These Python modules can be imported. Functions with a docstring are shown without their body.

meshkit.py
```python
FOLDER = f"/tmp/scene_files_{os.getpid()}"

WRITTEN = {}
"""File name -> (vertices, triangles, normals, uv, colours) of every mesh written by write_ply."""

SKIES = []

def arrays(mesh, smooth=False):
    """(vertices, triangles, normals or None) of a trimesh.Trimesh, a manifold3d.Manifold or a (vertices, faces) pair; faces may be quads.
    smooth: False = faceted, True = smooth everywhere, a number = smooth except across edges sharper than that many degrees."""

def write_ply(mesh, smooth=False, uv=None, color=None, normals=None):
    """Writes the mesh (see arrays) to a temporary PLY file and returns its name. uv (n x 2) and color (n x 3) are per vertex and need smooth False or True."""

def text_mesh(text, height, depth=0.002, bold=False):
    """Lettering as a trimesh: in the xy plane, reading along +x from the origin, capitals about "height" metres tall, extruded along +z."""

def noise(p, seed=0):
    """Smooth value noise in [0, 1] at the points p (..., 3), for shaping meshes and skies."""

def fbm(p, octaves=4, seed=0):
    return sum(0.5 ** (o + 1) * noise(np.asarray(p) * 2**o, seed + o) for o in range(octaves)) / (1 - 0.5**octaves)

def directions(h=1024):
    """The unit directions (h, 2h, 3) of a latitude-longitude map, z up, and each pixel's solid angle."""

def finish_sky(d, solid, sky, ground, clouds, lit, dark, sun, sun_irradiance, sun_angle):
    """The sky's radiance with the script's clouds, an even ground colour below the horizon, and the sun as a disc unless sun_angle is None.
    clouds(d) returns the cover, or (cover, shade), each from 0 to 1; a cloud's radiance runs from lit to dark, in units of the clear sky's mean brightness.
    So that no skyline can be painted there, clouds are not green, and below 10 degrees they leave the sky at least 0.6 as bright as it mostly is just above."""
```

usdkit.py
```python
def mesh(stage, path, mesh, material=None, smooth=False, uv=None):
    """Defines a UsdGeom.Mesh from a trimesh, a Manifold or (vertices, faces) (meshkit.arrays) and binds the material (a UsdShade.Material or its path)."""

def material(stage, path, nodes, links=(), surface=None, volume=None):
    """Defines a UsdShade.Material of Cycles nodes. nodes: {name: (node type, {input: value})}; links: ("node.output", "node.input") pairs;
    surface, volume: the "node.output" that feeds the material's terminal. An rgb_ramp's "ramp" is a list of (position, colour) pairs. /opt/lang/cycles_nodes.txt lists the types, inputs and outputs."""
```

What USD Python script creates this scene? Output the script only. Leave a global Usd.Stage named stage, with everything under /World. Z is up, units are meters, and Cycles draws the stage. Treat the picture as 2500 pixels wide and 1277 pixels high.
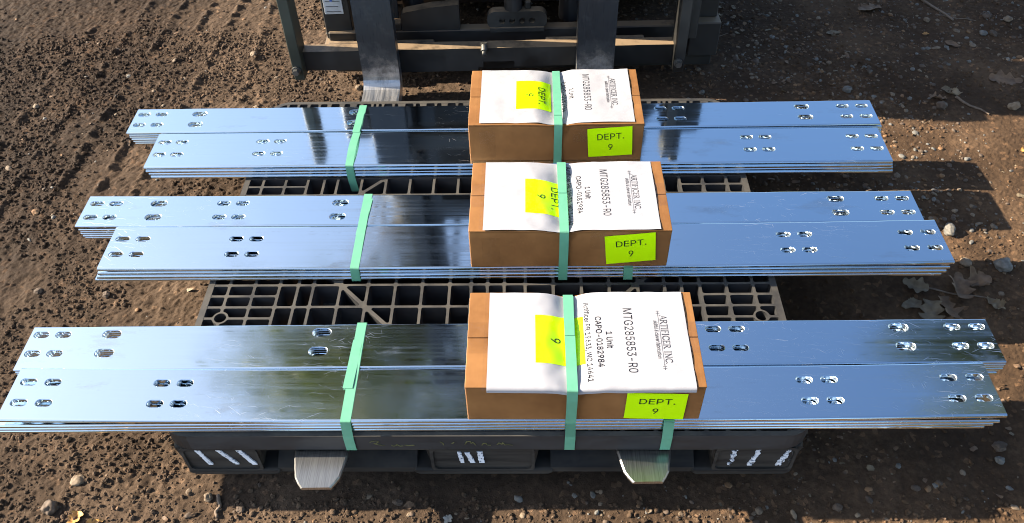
import math, random
import numpy as np
import trimesh
import manifold3d as m3
from manifold3d import Manifold, CrossSection
from shapely.geometry import Polygon, LineString, Point, box as sbox
from shapely.ops import unary_union
from shapely import affinity
import usdkit, meshkit
from meshkit import noise, fbm
from pxr import Usd, UsdGeom, UsdLux, UsdShade, Gf, Sdf, Vt

stage = Usd.Stage.CreateInMemory()
UsdGeom.Xform.Define(stage, '/World')
rng = np.random.default_rng(7)
random.seed(7)

# ------------------------------------------------------------------ camera, sky, sun, exposure
EXPOSURE = 2.2
SKY = 0.055
SUN = 0.98
S = np.array([-1.76, 0.17, 1.0]); S /= np.linalg.norm(S)          # direction towards the sun
cam = UsdGeom.Camera.Define(stage, '/World/camera')
CP = (0.08324, -1.364, 1.4911); pitch, yaw, roll, F = .8066, -.0291, -.02662, 2060.0
f_ = np.array([math.sin(yaw)*math.cos(pitch), math.cos(yaw)*math.cos(pitch), -math.sin(pitch)])
r_ = np.array([math.cos(yaw), -math.sin(yaw), 0.0]); u_ = np.cross(r_, f_)
r2 = math.cos(roll)*r_+math.sin(roll)*u_; u2 = -math.sin(roll)*r_+math.cos(roll)*u_
cam.AddTransformOp().Set(Gf.Matrix4d(*r2, 0, *u2, 0, *(-f_), 0, *CP, 1))
cam.CreateHorizontalApertureAttr(36.0); cam.CreateVerticalApertureAttr(36.0*523/1024)
cam.CreateFocalLengthAttr(36.0*F/2500); cam.CreateClippingRangeAttr((0.05, 1000.0))
cam.CreateExposureAttr(EXPOSURE)

M = {}
def mat(name, nodes, links, surface='p.BSDF'):
    M[name] = usdkit.material(stage, '/World/Looks/'+name, nodes, links, surface=surface); return M[name]

sky = UsdLux.DomeLight.Define(stage, '/World/sky')
elev, rot = math.asin(S[2]), math.atan2(S[0], S[1])
skym = usdkit.material(stage, '/World/Looks/sky_air', {
    's': ('sky_texture', dict(sky_type='single_scattering', sun_disc=False, sun_elevation=elev, sun_rotation=rot, altitude=300.0, air_density=1.0, aerosol_density=.7, ozone_density=3.5)),
    # thin bright haze round the sun
    't': ('geometry', {}), 'd': ('vector_math', dict(math_type='dot_product', vector2=tuple(-S))), 'm': ('map_range', dict(from_min=.05, from_max=1.0, clamp=True)), 'e': ('math', dict(math_type='power', value2=2.2)),
    'cn': ('noise_texture', dict(scale=2.2, detail=5.0, roughness=.55)), 'cm': ('map_range', dict(from_min=.3, from_max=.75, to_min=.8, to_max=1.25)), 'q': ('math', dict(math_type='multiply')),
    'hz': ('mix', dict(mix_type='mix', color1=(0, 0, 0), color2=(3.9, 3.75, 3.1))), 'a': ('mix', dict(mix_type='add', fac=1.0)),
    'b': ('background_shader', dict(strength=SKY))},
    [('t.incoming', 'd.vector1'), ('d.value', 'm.value'), ('m.result', 'e.value1'), ('t.incoming', 'cn.vector'), ('cn.fac', 'cm.value'), ('e.value', 'q.value1'), ('cm.result', 'q.value2'), ('q.value', 'hz.fac'),
     ('s.color', 'a.color1'), ('hz.color', 'a.color2'), ('a.color', 'b.color')], surface='b.background')
UsdShade.MaterialBindingAPI.Apply(sky.GetPrim()).Bind(skym)
sky.GetPrim().SetCustomDataByKey('kind', 'structure')
sun = UsdLux.DistantLight.Define(stage, '/World/sun')
sun.CreateIntensityAttr(SUN); sun.CreateAngleAttr(0.53); sun.CreateNormalizeAttr(True); sun.CreateColorAttr(Gf.Vec3f(1.0, .87, .69))
zax = S; xax = np.cross([0, 0, 1], zax); xax /= np.linalg.norm(xax); yax = np.cross(zax, xax)
sun.AddTransformOp().Set(Gf.Matrix4d(*xax, 0, *yax, 0, *zax, 0, *(zax*20), 1))

# ------------------------------------------------------------------ helpers
used = {}
def numbered(parent, name):
    k = (parent, name); n = used.get(k, 0); used[k] = n+1
    return f'{parent}/{name}' + (f'_{n:03d}' if n else '')
def pth(parent): return '/World' if parent is None else str(parent.GetPath())
def obj(name, mesh, m, parent=None, smooth=False, loc=None):
    p = usdkit.mesh(stage, numbered(pth(parent), name), mesh, M[m], smooth=smooth)
    if loc is not None: p.AddTranslateOp().Set(Gf.Vec3d(*loc))
    return p.GetPrim()
def tag(o, label=None, cat=None, group=None, kind=None):
    for k, v in (('label', label), ('category', cat), ('group', group), ('kind', kind)):
        if v: o.SetCustomDataByKey(k, v)
    return o
def thing(name, label, cat, loc=(0, 0, 0), rotz=0, group=None):
    x = UsdGeom.Xform.Define(stage, numbered('/World', name)); x.AddTranslateOp().Set(Gf.Vec3d(*loc))
    if rotz: x.AddRotateZOp().Set(rotz)
    return tag(x.GetPrim(), label, cat, group)
cat_ = trimesh.util.concatenate
def bx(x0, x1, y0, y1, z0, z1, c=0.0):
    """box, edges chamfered by c"""
    if c <= 0:
        m = trimesh.creation.box([x1-x0, y1-y0, z1-z0]); m.apply_translation([(x0+x1)/2, (y0+y1)/2, (z0+z1)/2]); return m
    pts = []
    for X in (x0, x1):
        for Y in (y0, y1):
            for Z in (z0, z1):
                sx, sy, sz = (1 if X == x0 else -1)*c, (1 if Y == y0 else -1)*c, (1 if Z == z0 else -1)*c
                pts += [(X, Y+sy, Z+sz), (X+sx, Y, Z+sz), (X+sx, Y+sy, Z)]
    return trimesh.convex.convex_hull(np.array(pts))
def cyl(p0, p1, r, n=16, r1=None):
    a = np.asarray(p0, float); b = np.asarray(p1, float); d = b-a; L = np.linalg.norm(d); d /= L
    t = np.cross(d, [0, 0, 1.0]) if abs(d[2]) < .9 else np.cross(d, [1.0, 0, 0]); t /= np.linalg.norm(t); s = np.cross(d, t)
    an = np.linspace(0, 2*np.pi, n, endpoint=False); ring = np.cos(an)[:, None]*t+np.sin(an)[:, None]*s
    r1 = r if r1 is None else r1
    return trimesh.convex.convex_hull(np.vstack([a+ring*r, b+ring*r1]))
def extr(poly, z0, z1):
    ms = []
    for g in getattr(poly, 'geoms', [poly]):
        if g.area > 1e-9:
            m = trimesh.creation.extrude_polygon(g, z1-z0, engine='earcut'); m.apply_translation([0, 0, z0]); ms.append(m)
    return cat_(ms)
def extr_y(poly, y0, y1):
    """polygon in (x, z) extruded along y"""
    m = extr(poly, 0, y1-y0); v = np.array(m.vertices); m.vertices = np.c_[v[:, 0], y1-v[:, 2], v[:, 1]]; return m
def extr_x(poly, x0, x1):
    """polygon in (y, z) extruded along x"""
    m = extr(poly, 0, x1-x0); v = np.array(m.vertices); m.vertices = np.c_[x0+v[:, 2], v[:, 0], v[:, 1]]; return m
def rrect(x0, x1, y0, y1, r, n=6): return sbox(x0+r, y0+r, x1-r, y1-r).buffer(r, quad_segs=n)
def tube(pts, r, n=6):
    pts = np.asarray(pts, float); r = np.broadcast_to(r, len(pts)); t = np.gradient(pts, axis=0); t /= np.linalg.norm(t, axis=1)[:, None]
    up = np.where(np.abs(t[:, 2:3]) < .9, [[0, 0, 1.0]], [[1.0, 0, 0]]); a = np.cross(t, up); a /= np.linalg.norm(a, axis=1)[:, None]; b = np.cross(t, a)
    an = np.linspace(0, 2*np.pi, n, endpoint=False)
    V = (pts[:, None]+r[:, None, None]*(np.cos(an)[None, :, None]*a[:, None]+np.sin(an)[None, :, None]*b[:, None])).reshape(-1, 3)
    Fc = []
    for i in range(len(pts)-1):
        for j in range(n):
            k = (j+1) % n; Fc += [[i*n+j, i*n+k, (i+1)*n+k], [i*n+j, (i+1)*n+k, (i+1)*n+j]]
    V = np.vstack([V, pts[0], pts[-1]]); e = (len(pts)-1)*n
    for j in range(n):
        k = (j+1) % n; Fc += [[len(V)-2, k, j], [len(V)-1, e+j, e+k]]
    return trimesh.Trimesh(V, Fc, process=False)
def sheet(nu, nv, fn):
    """open grid sheet; fn(u, v in 0..1 arrays) -> points"""
    U, Vv = np.meshgrid(np.linspace(0, 1, nu), np.linspace(0, 1, nv)); P = fn(U.ravel(), Vv.ravel())
    i = np.arange(nu*nv).reshape(nv, nu); q = np.stack([i[:-1, :-1], i[:-1, 1:], i[1:, 1:], i[1:, :-1]], -1).reshape(-1, 4)
    return trimesh.Trimesh(P, np.vstack([q[:, [0, 1, 2]], q[:, [0, 2, 3]]]), process=False)
def sm(x, a, b):
    t = np.clip((np.asarray(x, float)-a)/(b-a), 0, 1); return t*t*(3-2*t)

# ------------------------------------------------------------------ materials
P = 'principled_bsdf'
def noisy(name, c1, c2, scale=8, rough=.8, detail=5, bump=0, bscale=None, metallic=0, spec=.5, pos=(.35, .65), stretch=(1, 1, 1), r2=None, dust=None):
    n = {'g': ('geometry', {}), 'mp': ('mapping', dict(scale=stretch)), 'n': ('noise_texture', dict(scale=float(scale), detail=float(detail), roughness=.6)),
         'r': ('rgb_ramp', {'ramp': [(pos[0], c1), (pos[1], c2)]}), 'p': (P, dict(roughness=rough, metallic=metallic, specular_ior_level=spec))}
    l = [('g.position', 'mp.vector'), ('mp.vector', 'n.vector'), ('n.fac', 'r.fac')]
    col = 'r.color'
    if dust:
        n |= {'sx': ('separate_xyz', {}), 'mr': ('map_range', dict(from_min=.55, from_max=.95, clamp=True)), 'dn': ('noise_texture', dict(scale=14.0, detail=5.0, roughness=.65)),
              'dr': ('map_range', dict(from_min=dust[1], from_max=dust[2], clamp=True)), 'mm': ('math', dict(math_type='multiply')), 'dm': ('mix', dict(color2=dust[0]))}
        l += [('g.normal', 'sx.vector'), ('sx.z', 'mr.value'), ('g.position', 'dn.vector'), ('dn.fac', 'dr.value'), ('mr.result', 'mm.value1'), ('dr.result', 'mm.value2'), ('mm.value', 'dm.fac'), (col, 'dm.color1')]
        col = 'dm.color'
    l += [(col, 'p.base_color')]
    if r2 is not None:
        n['rr'] = ('map_range', dict(from_min=.3, from_max=.7, to_min=rough, to_max=r2, clamp=True)); l += [('n.fac', 'rr.value'), ('rr.result', 'p.roughness')]
    if bump:
        n['bn'] = ('noise_texture', dict(scale=float(bscale or scale*4), detail=4.0, roughness=.6)); n['b'] = ('bump', dict(strength=.6, distance=bump))
        l += [('g.position', 'bn.vector'), ('bn.fac', 'b.height'), ('b.normal', 'p.normal')]
    mat(name, n, l)

# soil: brown mud, wetter and darker to the left and in patches
def soil(name, c_dark, c_mid, c_light, bump):
    n = {'g': ('geometry', {}), 'n1': ('noise_texture', dict(scale=3.2, detail=6.0, roughness=.62)), 'n2': ('noise_texture', dict(scale=70.0, detail=5.0, roughness=.7)),
         'v': ('voronoi_texture', dict(scale=95.0)), 'add': ('math', dict(math_type='multiply_add', value2=.55)), 'r': ('rgb_ramp', {'ramp': [(.42, c_dark), (.74, c_mid), (1.0, c_light)]}),
         'sx': ('separate_xyz', {}), 'wl': ('map_range', dict(from_min=-.75, from_max=-1.45, clamp=True)), 'n3': ('noise_texture', dict(scale=1.7, detail=3.0)),
         'wm': ('math', dict(math_type='multiply')), 'wr': ('map_range', dict(from_min=.04, from_max=.36, clamp=True)), 'wet': ('mix', dict(mix_type='multiply', color2=(.40, .35, .30))),
         'dk': ('map_range', dict(from_min=-.1, from_max=1.0, clamp=True)), 'dkm': ('mix', dict(mix_type='multiply', color2=(1.0, .91, .80))),
         'ro': ('map_range', dict(to_min=.95, to_max=.80)), 'vc': ('separate_color', {}), 'rt': ('rgb_ramp', {'ramp': [(.9, (1, 1, 1)), (.985, (1.9, 1.8, 1.7))]}), 'mt': ('mix', dict(mix_type='multiply', fac=1.0)),
         'bn': ('noise_texture', dict(scale=160.0, detail=6.0, roughness=.75)), 'b': ('bump', dict(strength=.9, distance=bump)), 'p': (P, dict(roughness=.9, specular_ior_level=.18))}
    l = [('g.position', x+'.vector') for x in ('n1', 'n2', 'n3', 'bn', 'v')] + [('g.position', 'sx.vector'), ('n2.fac', 'add.value1'), ('n1.fac', 'add.value3'), ('add.value', 'r.fac'),
         ('sx.x', 'wl.value'), ('wl.result', 'wm.value1'), ('n3.fac', 'wm.value2'), ('wm.value', 'wr.value'), ('wr.result', 'wet.fac'), ('v.color', 'vc.color'), ('vc.r', 'rt.fac'), ('r.color', 'mt.color1'), ('rt.color', 'mt.color2'),
         ('sx.x', 'dk.value'), ('dk.result', 'dkm.fac'), ('mt.color', 'dkm.color1'), ('dkm.color', 'wet.color1'), ('wet.color', 'p.base_color'), ('wr.result', 'ro.value'), ('ro.result', 'p.roughness'), ('bn.fac', 'b.height'), ('b.normal', 'p.normal')]
    mat(name, n, l)
soil('soil', (.024, .0160, .0112), (.064, .0425, .0275), (.130, .088, .058), .0030)
soil('clod', (.032, .0212, .0142), (.073, .049, .032), (.142, .098, .066), .0014)
noisy('stone_tan', (.12, .085, .055), (.22, .165, .11), 60, .8, bump=.0006, bscale=220)
noisy('stone_grey', (.085, .08, .07), (.18, .17, .15), 60, .75, bump=.0005, bscale=220)
noisy('stone_brown', (.055, .038, .026), (.115, .08, .055), 60, .8, bump=.0006, bscale=220)
noisy('stone_orange', (.15, .075, .03), (.22, .13, .065), 60, .8, bump=.0006, bscale=220)
noisy('leaf_brown', (.10, .058, .030), (.19, .115, .062), 45, .7, bump=.0006, bscale=160)
noisy('leaf_orange', (.36, .17, .04), (.50, .28, .08), 45, .65, bump=.0006, bscale=160)
noisy('leaf_grey', (.12, .088, .052), (.22, .17, .105), 45, .7, bump=.0006, bscale=160)
noisy('leaf_pale', (.26, .25, .22), (.38, .37, .33), 45, .7)
noisy('twig', (.12, .085, .06), (.22, .165, .12), 60, .85, bump=.0005)
noisy('bark', (.05, .04, .03), (.12, .10, .08), 12, .95, stretch=(1, 1, .2), bump=.01)
mat('tree_leaf', {'g': ('geometry', {}), 'n': ('noise_texture', dict(scale=2.5, detail=3.0)), 'r': ('rgb_ramp', {'ramp': [(.3, (.035, .055, .012)), (.7, (.10, .13, .025))]}),
                  'd': (P, dict(roughness=.55)), 't': ('translucent_bsdf', {}), 'm': ('mix_closure', dict(fac=.35))},
    [('g.position', 'n.vector'), ('n.fac', 'r.fac'), ('r.color', 'd.base_color'), ('r.color', 't.color'), ('d.BSDF', 'm.closure1'), ('t.BSDF', 'm.closure2')], surface='m.closure')

# plated metal bars: mirror-like with streaks along the bar, scratches and smudges
def metal(name, base, lo, hi, smudge, wave, more=0.0):
    n = {'g': ('geometry', {}),
         'm1': ('mapping', dict(scale=(2.2, 150.0, 40.0))), 'n1': ('noise_texture', dict(scale=1.0, detail=5.0, roughness=.65)), 'r1': ('map_range', dict(from_min=.35, from_max=.72, to_min=lo, to_max=hi, clamp=True)),
         'n2': ('noise_texture', dict(scale=4.5, detail=6.0, roughness=.65)), 'm2': ('mapping', dict(scale=(1.0, 2.6, 1.0))), 's2': ('map_range', dict(from_min=.60, from_max=.78, to_min=0.0, to_max=smudge, clamp=True)),
         'mx': ('mix', dict(color1=base, color2=(.52, .47, .43))), 'ra': ('math', dict(math_type='multiply_add', value2=.30)),
         'n5': ('noise_texture', dict(scale=3.0, detail=2.0)), 'r5': ('map_range', dict(from_min=.48, from_max=.66, clamp=True)),
         'wn': ('noise_texture', dict(scale=7.0, detail=1.5)), 'wb': ('bump', dict(strength=1.0, distance=wave)),
         'p': (P, dict(metallic=1.0))}
    l = [('g.position', 'm1.vector'), ('m1.vector', 'n1.vector'), ('n1.fac', 'r1.value'), ('g.position', 'm2.vector'), ('m2.vector', 'n2.vector'), ('n2.fac', 's2.value'), ('s2.result', 'mx.fac'),
         ('s2.result', 'ra.value1'), ('r1.result', 'ra.value3'), ('g.position', 'n5.vector'), ('n5.fac', 'r5.value'), ('g.position', 'wn.vector'), ('wn.fac', 'wb.height'), ('wb.normal', 'p.normal')]
    prev = None
    for i, (a, sx, sy, th) in enumerate(((.12, 14, 700, .735), (.62, 26, 650, .76), (-.45, 22, 700, .765), (1.45, 40, 700, .78))):
        n[f'q{i}'] = ('mapping', dict(mapping_type='point', rotation=(0, 0, a), scale=(1, 1, 1), location=(3.1*i, 1.7*i, 0)))
        n[f'z{i}'] = ('mapping', dict(scale=(float(sx), float(sy), 20.0)))
        n[f't{i}'] = ('noise_texture', dict(scale=1.0, detail=1.0))
        n[f'h{i}'] = ('map_range', dict(from_min=th-.02-more, from_max=th+.02-more, clamp=True))
        l += [('g.position', f'q{i}.vector'), (f'q{i}.vector', f'z{i}.vector'), (f'z{i}.vector', f't{i}.vector'), (f't{i}.fac', f'h{i}.value')]
        if prev:
            n[f'x{i}'] = ('math', dict(math_type='maximum')); l += [(prev, f'x{i}.value1'), (f'h{i}.result', f'x{i}.value2')]; prev = f'x{i}.value'
        else: prev = f'h{i}.result'
    n |= {'nx': ('separate_xyz', {}), 'na': ('math', dict(math_type='absolute')), 'nr': ('map_range', dict(from_min=.12, from_max=.45, to_min=0.0, to_max=.20, clamp=True)), 'ed': ('math', dict(math_type='add'))}
    n['sc'] = ('math', dict(math_type='multiply')); n['rf'] = ('math', dict(math_type='multiply_add', value2=.38)); n['sm2'] = ('mix', dict(color2=(.98, .98, .98)))
    l += [(prev, 'sc.value1'), ('r5.result', 'sc.value2'), ('sc.value', 'rf.value1'), ('ra.value', 'rf.value3'), ('rf.value', 'ed.value1'), ('ed.value', 'p.roughness'), ('g.normal', 'nx.vector'), ('nx.x', 'na.value1'), ('na.value', 'nr.value'), ('nr.result', 'ed.value2'), ('sc.value', 'sm2.fac'), ('mx.color', 'sm2.color1'), ('sm2.color', 'p.base_color')]
    mat(name, n, l)
metal('bar_metal', (.845, .935, .985), .035, .16, .55, .00045)
metal('bar_metal_dull', (.845, .915, .955), .055, .15, .75, .00045, .022)

noisy('cardboard', (.185, .078, .022), (.29, .134, .043), 7, .8, bump=.0005, bscale=120, spec=.3, detail=8)
CB = UsdShade.Material.Get(stage, '/World/Looks/cardboard')
def more(path, kind, **kw):
    sh = UsdShade.Shader.Define(stage, path); sh.CreateIdAttr('cycles_'+kind)
    for k, v in kw.items(): sh.CreateInput(k, Sdf.ValueTypeNames.Float3 if np.ndim(v) else Sdf.ValueTypeNames.Float).Set(Gf.Vec3f(*v) if np.ndim(v) else float(v))
    return sh
def wire(a, o, b, i): b.CreateInput(i, Sdf.ValueTypeNames.Token).ConnectToSource(a.CreateOutput(o, Sdf.ValueTypeNames.Token))
_w = more('/World/Looks/cardboard/wear', 'map_range', from_min=.515, from_max=.60, to_min=0.0, to_max=.8); _w.CreateInput('clamp', Sdf.ValueTypeNames.Bool).Set(True)
_m = more('/World/Looks/cardboard/wear_mix', 'mix', color2=(.45, .29, .15))
_sh = lambda n: UsdShade.Shader.Get(stage, '/World/Looks/cardboard/'+n)
wire(_sh('g'), 'pointiness', _w, 'value'); wire(_w, 'result', _m, 'fac'); wire(_sh('r'), 'color', _m, 'color1'); wire(_m, 'color', _sh('p'), 'base_color')
noisy('cardboard_edge', (.28, .15, .065), (.36, .21, .10), 80, .9)
noisy('paper', (.375, .375, .40), (.405, .405, .43), 6, .7, spec=.3)
noisy('lime_label', (.58, .98, .0), (.62, 1.0, .002), 12, .75, spec=.08)
noisy('ink', (.015, .015, .02), (.02, .02, .025), 10, .6, spec=.2)
noisy('ink_green', (.02, .035, .008), (.03, .045, .01), 10, .6, spec=.2)
noisy('ink_grey', (.05, .05, .06), (.07, .07, .08), 10, .6, spec=.2)
noisy('strap_green', (.102, .315, .205), (.118, .342, .224), 40, .45, bump=.0001, bscale=600)
noisy('black_plastic', (.011, .011, .012), (.026, .026, .027), 9, .52, stretch=(1, 1, 3.5), r2=.7, bump=.0004, bscale=90, dust=((.060, .054, .045), .30, .60))
noisy('plastic_body', (.010, .0095, .009), (.040, .036, .031), 9, .58, stretch=(.5, 1, 6), r2=.75, spec=.35, bump=.0004, bscale=80, dust=((.06, .052, .042), .40, .75))
noisy('white_paint', (.55, .58, .64), (.75, .78, .83), 40, .7)
noisy('yellow_marker', (.035, .034, .014), (.15, .145, .05), 90, .7)
noisy('plastic_grey', (.04, .04, .04), (.06, .06, .06), 30, .6)
noisy('lift_black', (.0065, .0065, .006), (.022, .021, .019), 9, .42, r2=.65, bump=.0004, bscale=70, dust=((.25, .178, .11), .22, .5))
noisy('lift_green_black', (.009, .013, .009), (.022, .028, .020), 9, .5, r2=.7, bump=.0003, bscale=70, dust=((.28, .2, .125), .3, .6))
noisy('lift_dark', (.007, .007, .008), (.018, .018, .019), 5, .6, bump=.0004, bscale=60)
noisy('worn_bolt', (.07, .07, .065), (.16, .155, .14), 60, .45, metallic=.7)
noisy('rubber', (.012, .012, .012), (.03, .028, .026), 12, .9, bump=.001)
noisy('rod_chrome', (.6, .6, .6), (.7, .7, .7), 12, .1, metallic=1.0)
noisy('plate_white', (.40, .42, .44), (.52, .54, .56), 30, .5)
noisy('plate_blue', (.02, .06, .3), (.03, .1, .4), 30, .5)
# fork steel: scaly dark shank worn bright on the heel and the blade
mat('fork_steel', {'g': ('geometry', {}), 'sx': ('separate_xyz', {}), 'n': ('noise_texture', dict(scale=16.0, detail=7.0, roughness=.7)), 'zz': ('map_range', dict(from_min=.24, from_max=.10, to_min=-.24, to_max=.42, clamp=True)),
                   'ad': ('math', dict(math_type='add')), 'r': ('rgb_ramp', {'ramp': [(.30, (.022, .024, .028)), (.52, (.05, .052, .056)), (.66, (.16, .15, .14)), (.9, (.62, .60, .57))]}),
                   'me': ('map_range', dict(from_min=.45, from_max=.85, to_min=.35, to_max=1.0, clamp=True)), 'm': ('mapping', dict(scale=(220., 9., 30.))), 'n2': ('noise_texture', dict(scale=1.0, detail=4.0)),
                   'ro': ('map_range', dict(from_min=.3, from_max=.7, to_min=.30, to_max=.52, clamp=True)), 'b': ('bump', dict(strength=.5, distance=.0005)), 'p': (P, {})},
    [('g.position', 'sx.vector'), ('g.position', 'n.vector'), ('sx.z', 'zz.value'), ('n.fac', 'ad.value1'), ('zz.result', 'ad.value2'), ('ad.value', 'r.fac'), ('r.color', 'p.base_color'), ('ad.value', 'me.value'), ('me.result', 'p.metallic'),
     ('g.position', 'm.vector'), ('m.vector', 'n2.vector'), ('n2.fac', 'ro.value'), ('ro.result', 'p.roughness'), ('n2.fac', 'b.height'), ('b.normal', 'p.normal')])
mat('blade_steel', {'g': ('geometry', {}), 'm': ('mapping', dict(scale=(700., 16., 60.))), 'n': ('noise_texture', dict(scale=1.0, detail=5.0, roughness=.6)), 'r': ('rgb_ramp', {'ramp': [(.3, (.40, .39, .37)), (.55, (.44, .43, .41)), (.75, (.48, .47, .455))]}),
                    'ro': ('map_range', dict(from_min=.3, from_max=.7, to_min=.29, to_max=.38, clamp=True)), 'b': ('bump', dict(strength=.15, distance=.00025)), 'p': (P, dict(metallic=1.0))},
    [('g.position', 'm.vector'), ('m.vector', 'n.vector'), ('n.fac', 'r.fac'), ('r.color', 'p.base_color'), ('n.fac', 'ro.value'), ('ro.result', 'p.roughness'), ('n.fac', 'b.height'), ('b.normal', 'p.normal')])
mat('clear_film', {'t': ('transparent_bsdf', dict(color=(.985, .985, .985))), 'gl': ('glossy_bsdf', dict(roughness=.10)), 'lw': ('layer_weight', dict(blend=.5)), 'pw': ('math', dict(math_type='power', value2=4.0)), 'f': ('math', dict(math_type='multiply_add', value2=.55, value3=.035)), 'm': ('mix_closure', {})},
    [('lw.facing', 'pw.value1'), ('pw.value', 'f.value1'), ('f.value', 'm.fac'), ('t.BSDF', 'm.closure1'), ('gl.BSDF', 'm.closure2')], surface='m.closure')

# ------------------------------------------------------------------ ground
def gz(x, y):
    x = np.asarray(x, float); y = np.asarray(y, float); p = np.stack([x, y, 0*x], -1)
    left = sm(-x, .35, .75)
    h = .016*(fbm(p*1.1, 3, 1)-.5) + .014*(fbm(p*6, 4, 5)-.5)
    rough = .35+.65*left+.25*(noise(p*2.3, 31)-.5)
    h += np.clip(-.020+.072*y, -.075, .018)                               # the yard falls gently towards the viewer
    c = np.abs(fbm(p*26, 3, 9)-.5)
    h += rough*(.008*(.16-c)) + rough*.0055*(fbm(p*60, 3, 14)-.5) + (.4+.6*rough)*(.0070*(np.maximum(fbm(p*130, 2, 21), .5)-.5) + .0032*(noise(p*250, 25)-.5))
    for x0, sl, amp in ((-.96, .07, .010), (-1.06, .07, .008), (-1.17, .08, .009), (-1.29, .08, .008), (-.78, -.02, .006), (-1.42, .08, .007)):   # crumbly ridges left by a tyre
        w = x-(x0+sl*(y-.5)+.02*(noise(p*[1.5, 1.5, 1], 40)-.5)+.006*(noise(p*[9, 30, 1], 41)-.5)); on = sm(y, -.05, .4)*sm(fbm(p*[14, 38, 1], 3, 43), .38, .62)
        h += amp*np.exp(-(w/.009)**2)*on - .35*amp*np.exp(-((w-.028)/.018)**2)*on
    under = (1-sm(np.abs(x), .60, .72))*(1-sm(np.abs(y), .50, .60))
    return h*(1-under)+under*np.minimum(h, -.009) - .003
def axis(a, b, step, far):
    core = np.arange(a, b+1e-9, step); out = []; d = step; p = b
    while p < far: d *= 1.28; p += d; out.append(p)
    lo = []; d = step; p = a
    while p > -far: d *= 1.28; p -= d; lo.append(p)
    return np.r_[lo[::-1], core, out]
gx, gy = axis(-1.93, 1.93, .0036, 400), axis(-.74, 1.50, .0036, 400)
X, Y = np.meshgrid(gx, gy); Z = np.zeros_like(X)
near = (np.abs(X) < 6) & (np.abs(Y) < 6)
Z[near] = gz(X[near], Y[near]); Z[~near] = np.clip(-.020+.072*Y[~near], -.075, .018)-.003
i = np.arange(X.size).reshape(X.shape); q = np.stack([i[:-1, :-1], i[:-1, 1:], i[1:, 1:], i[1:, :-1]], -1).reshape(-1, 4)
tag(obj('ground', (np.stack([X, Y, Z], -1).reshape(-1, 3), q), 'soil', smooth=True), 'bare brown soil of the yard, crumbly on the left and pebbly on the right', 'ground', kind='structure')
HX, HY = X[0], Y[:, 0]
from scipy.interpolate import RegularGridInterpolator
gzi = RegularGridInterpolator((HY, HX), Z)
def gh(x, y): return gzi(np.stack([np.asarray(y, float), np.asarray(x, float)], -1))

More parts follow.
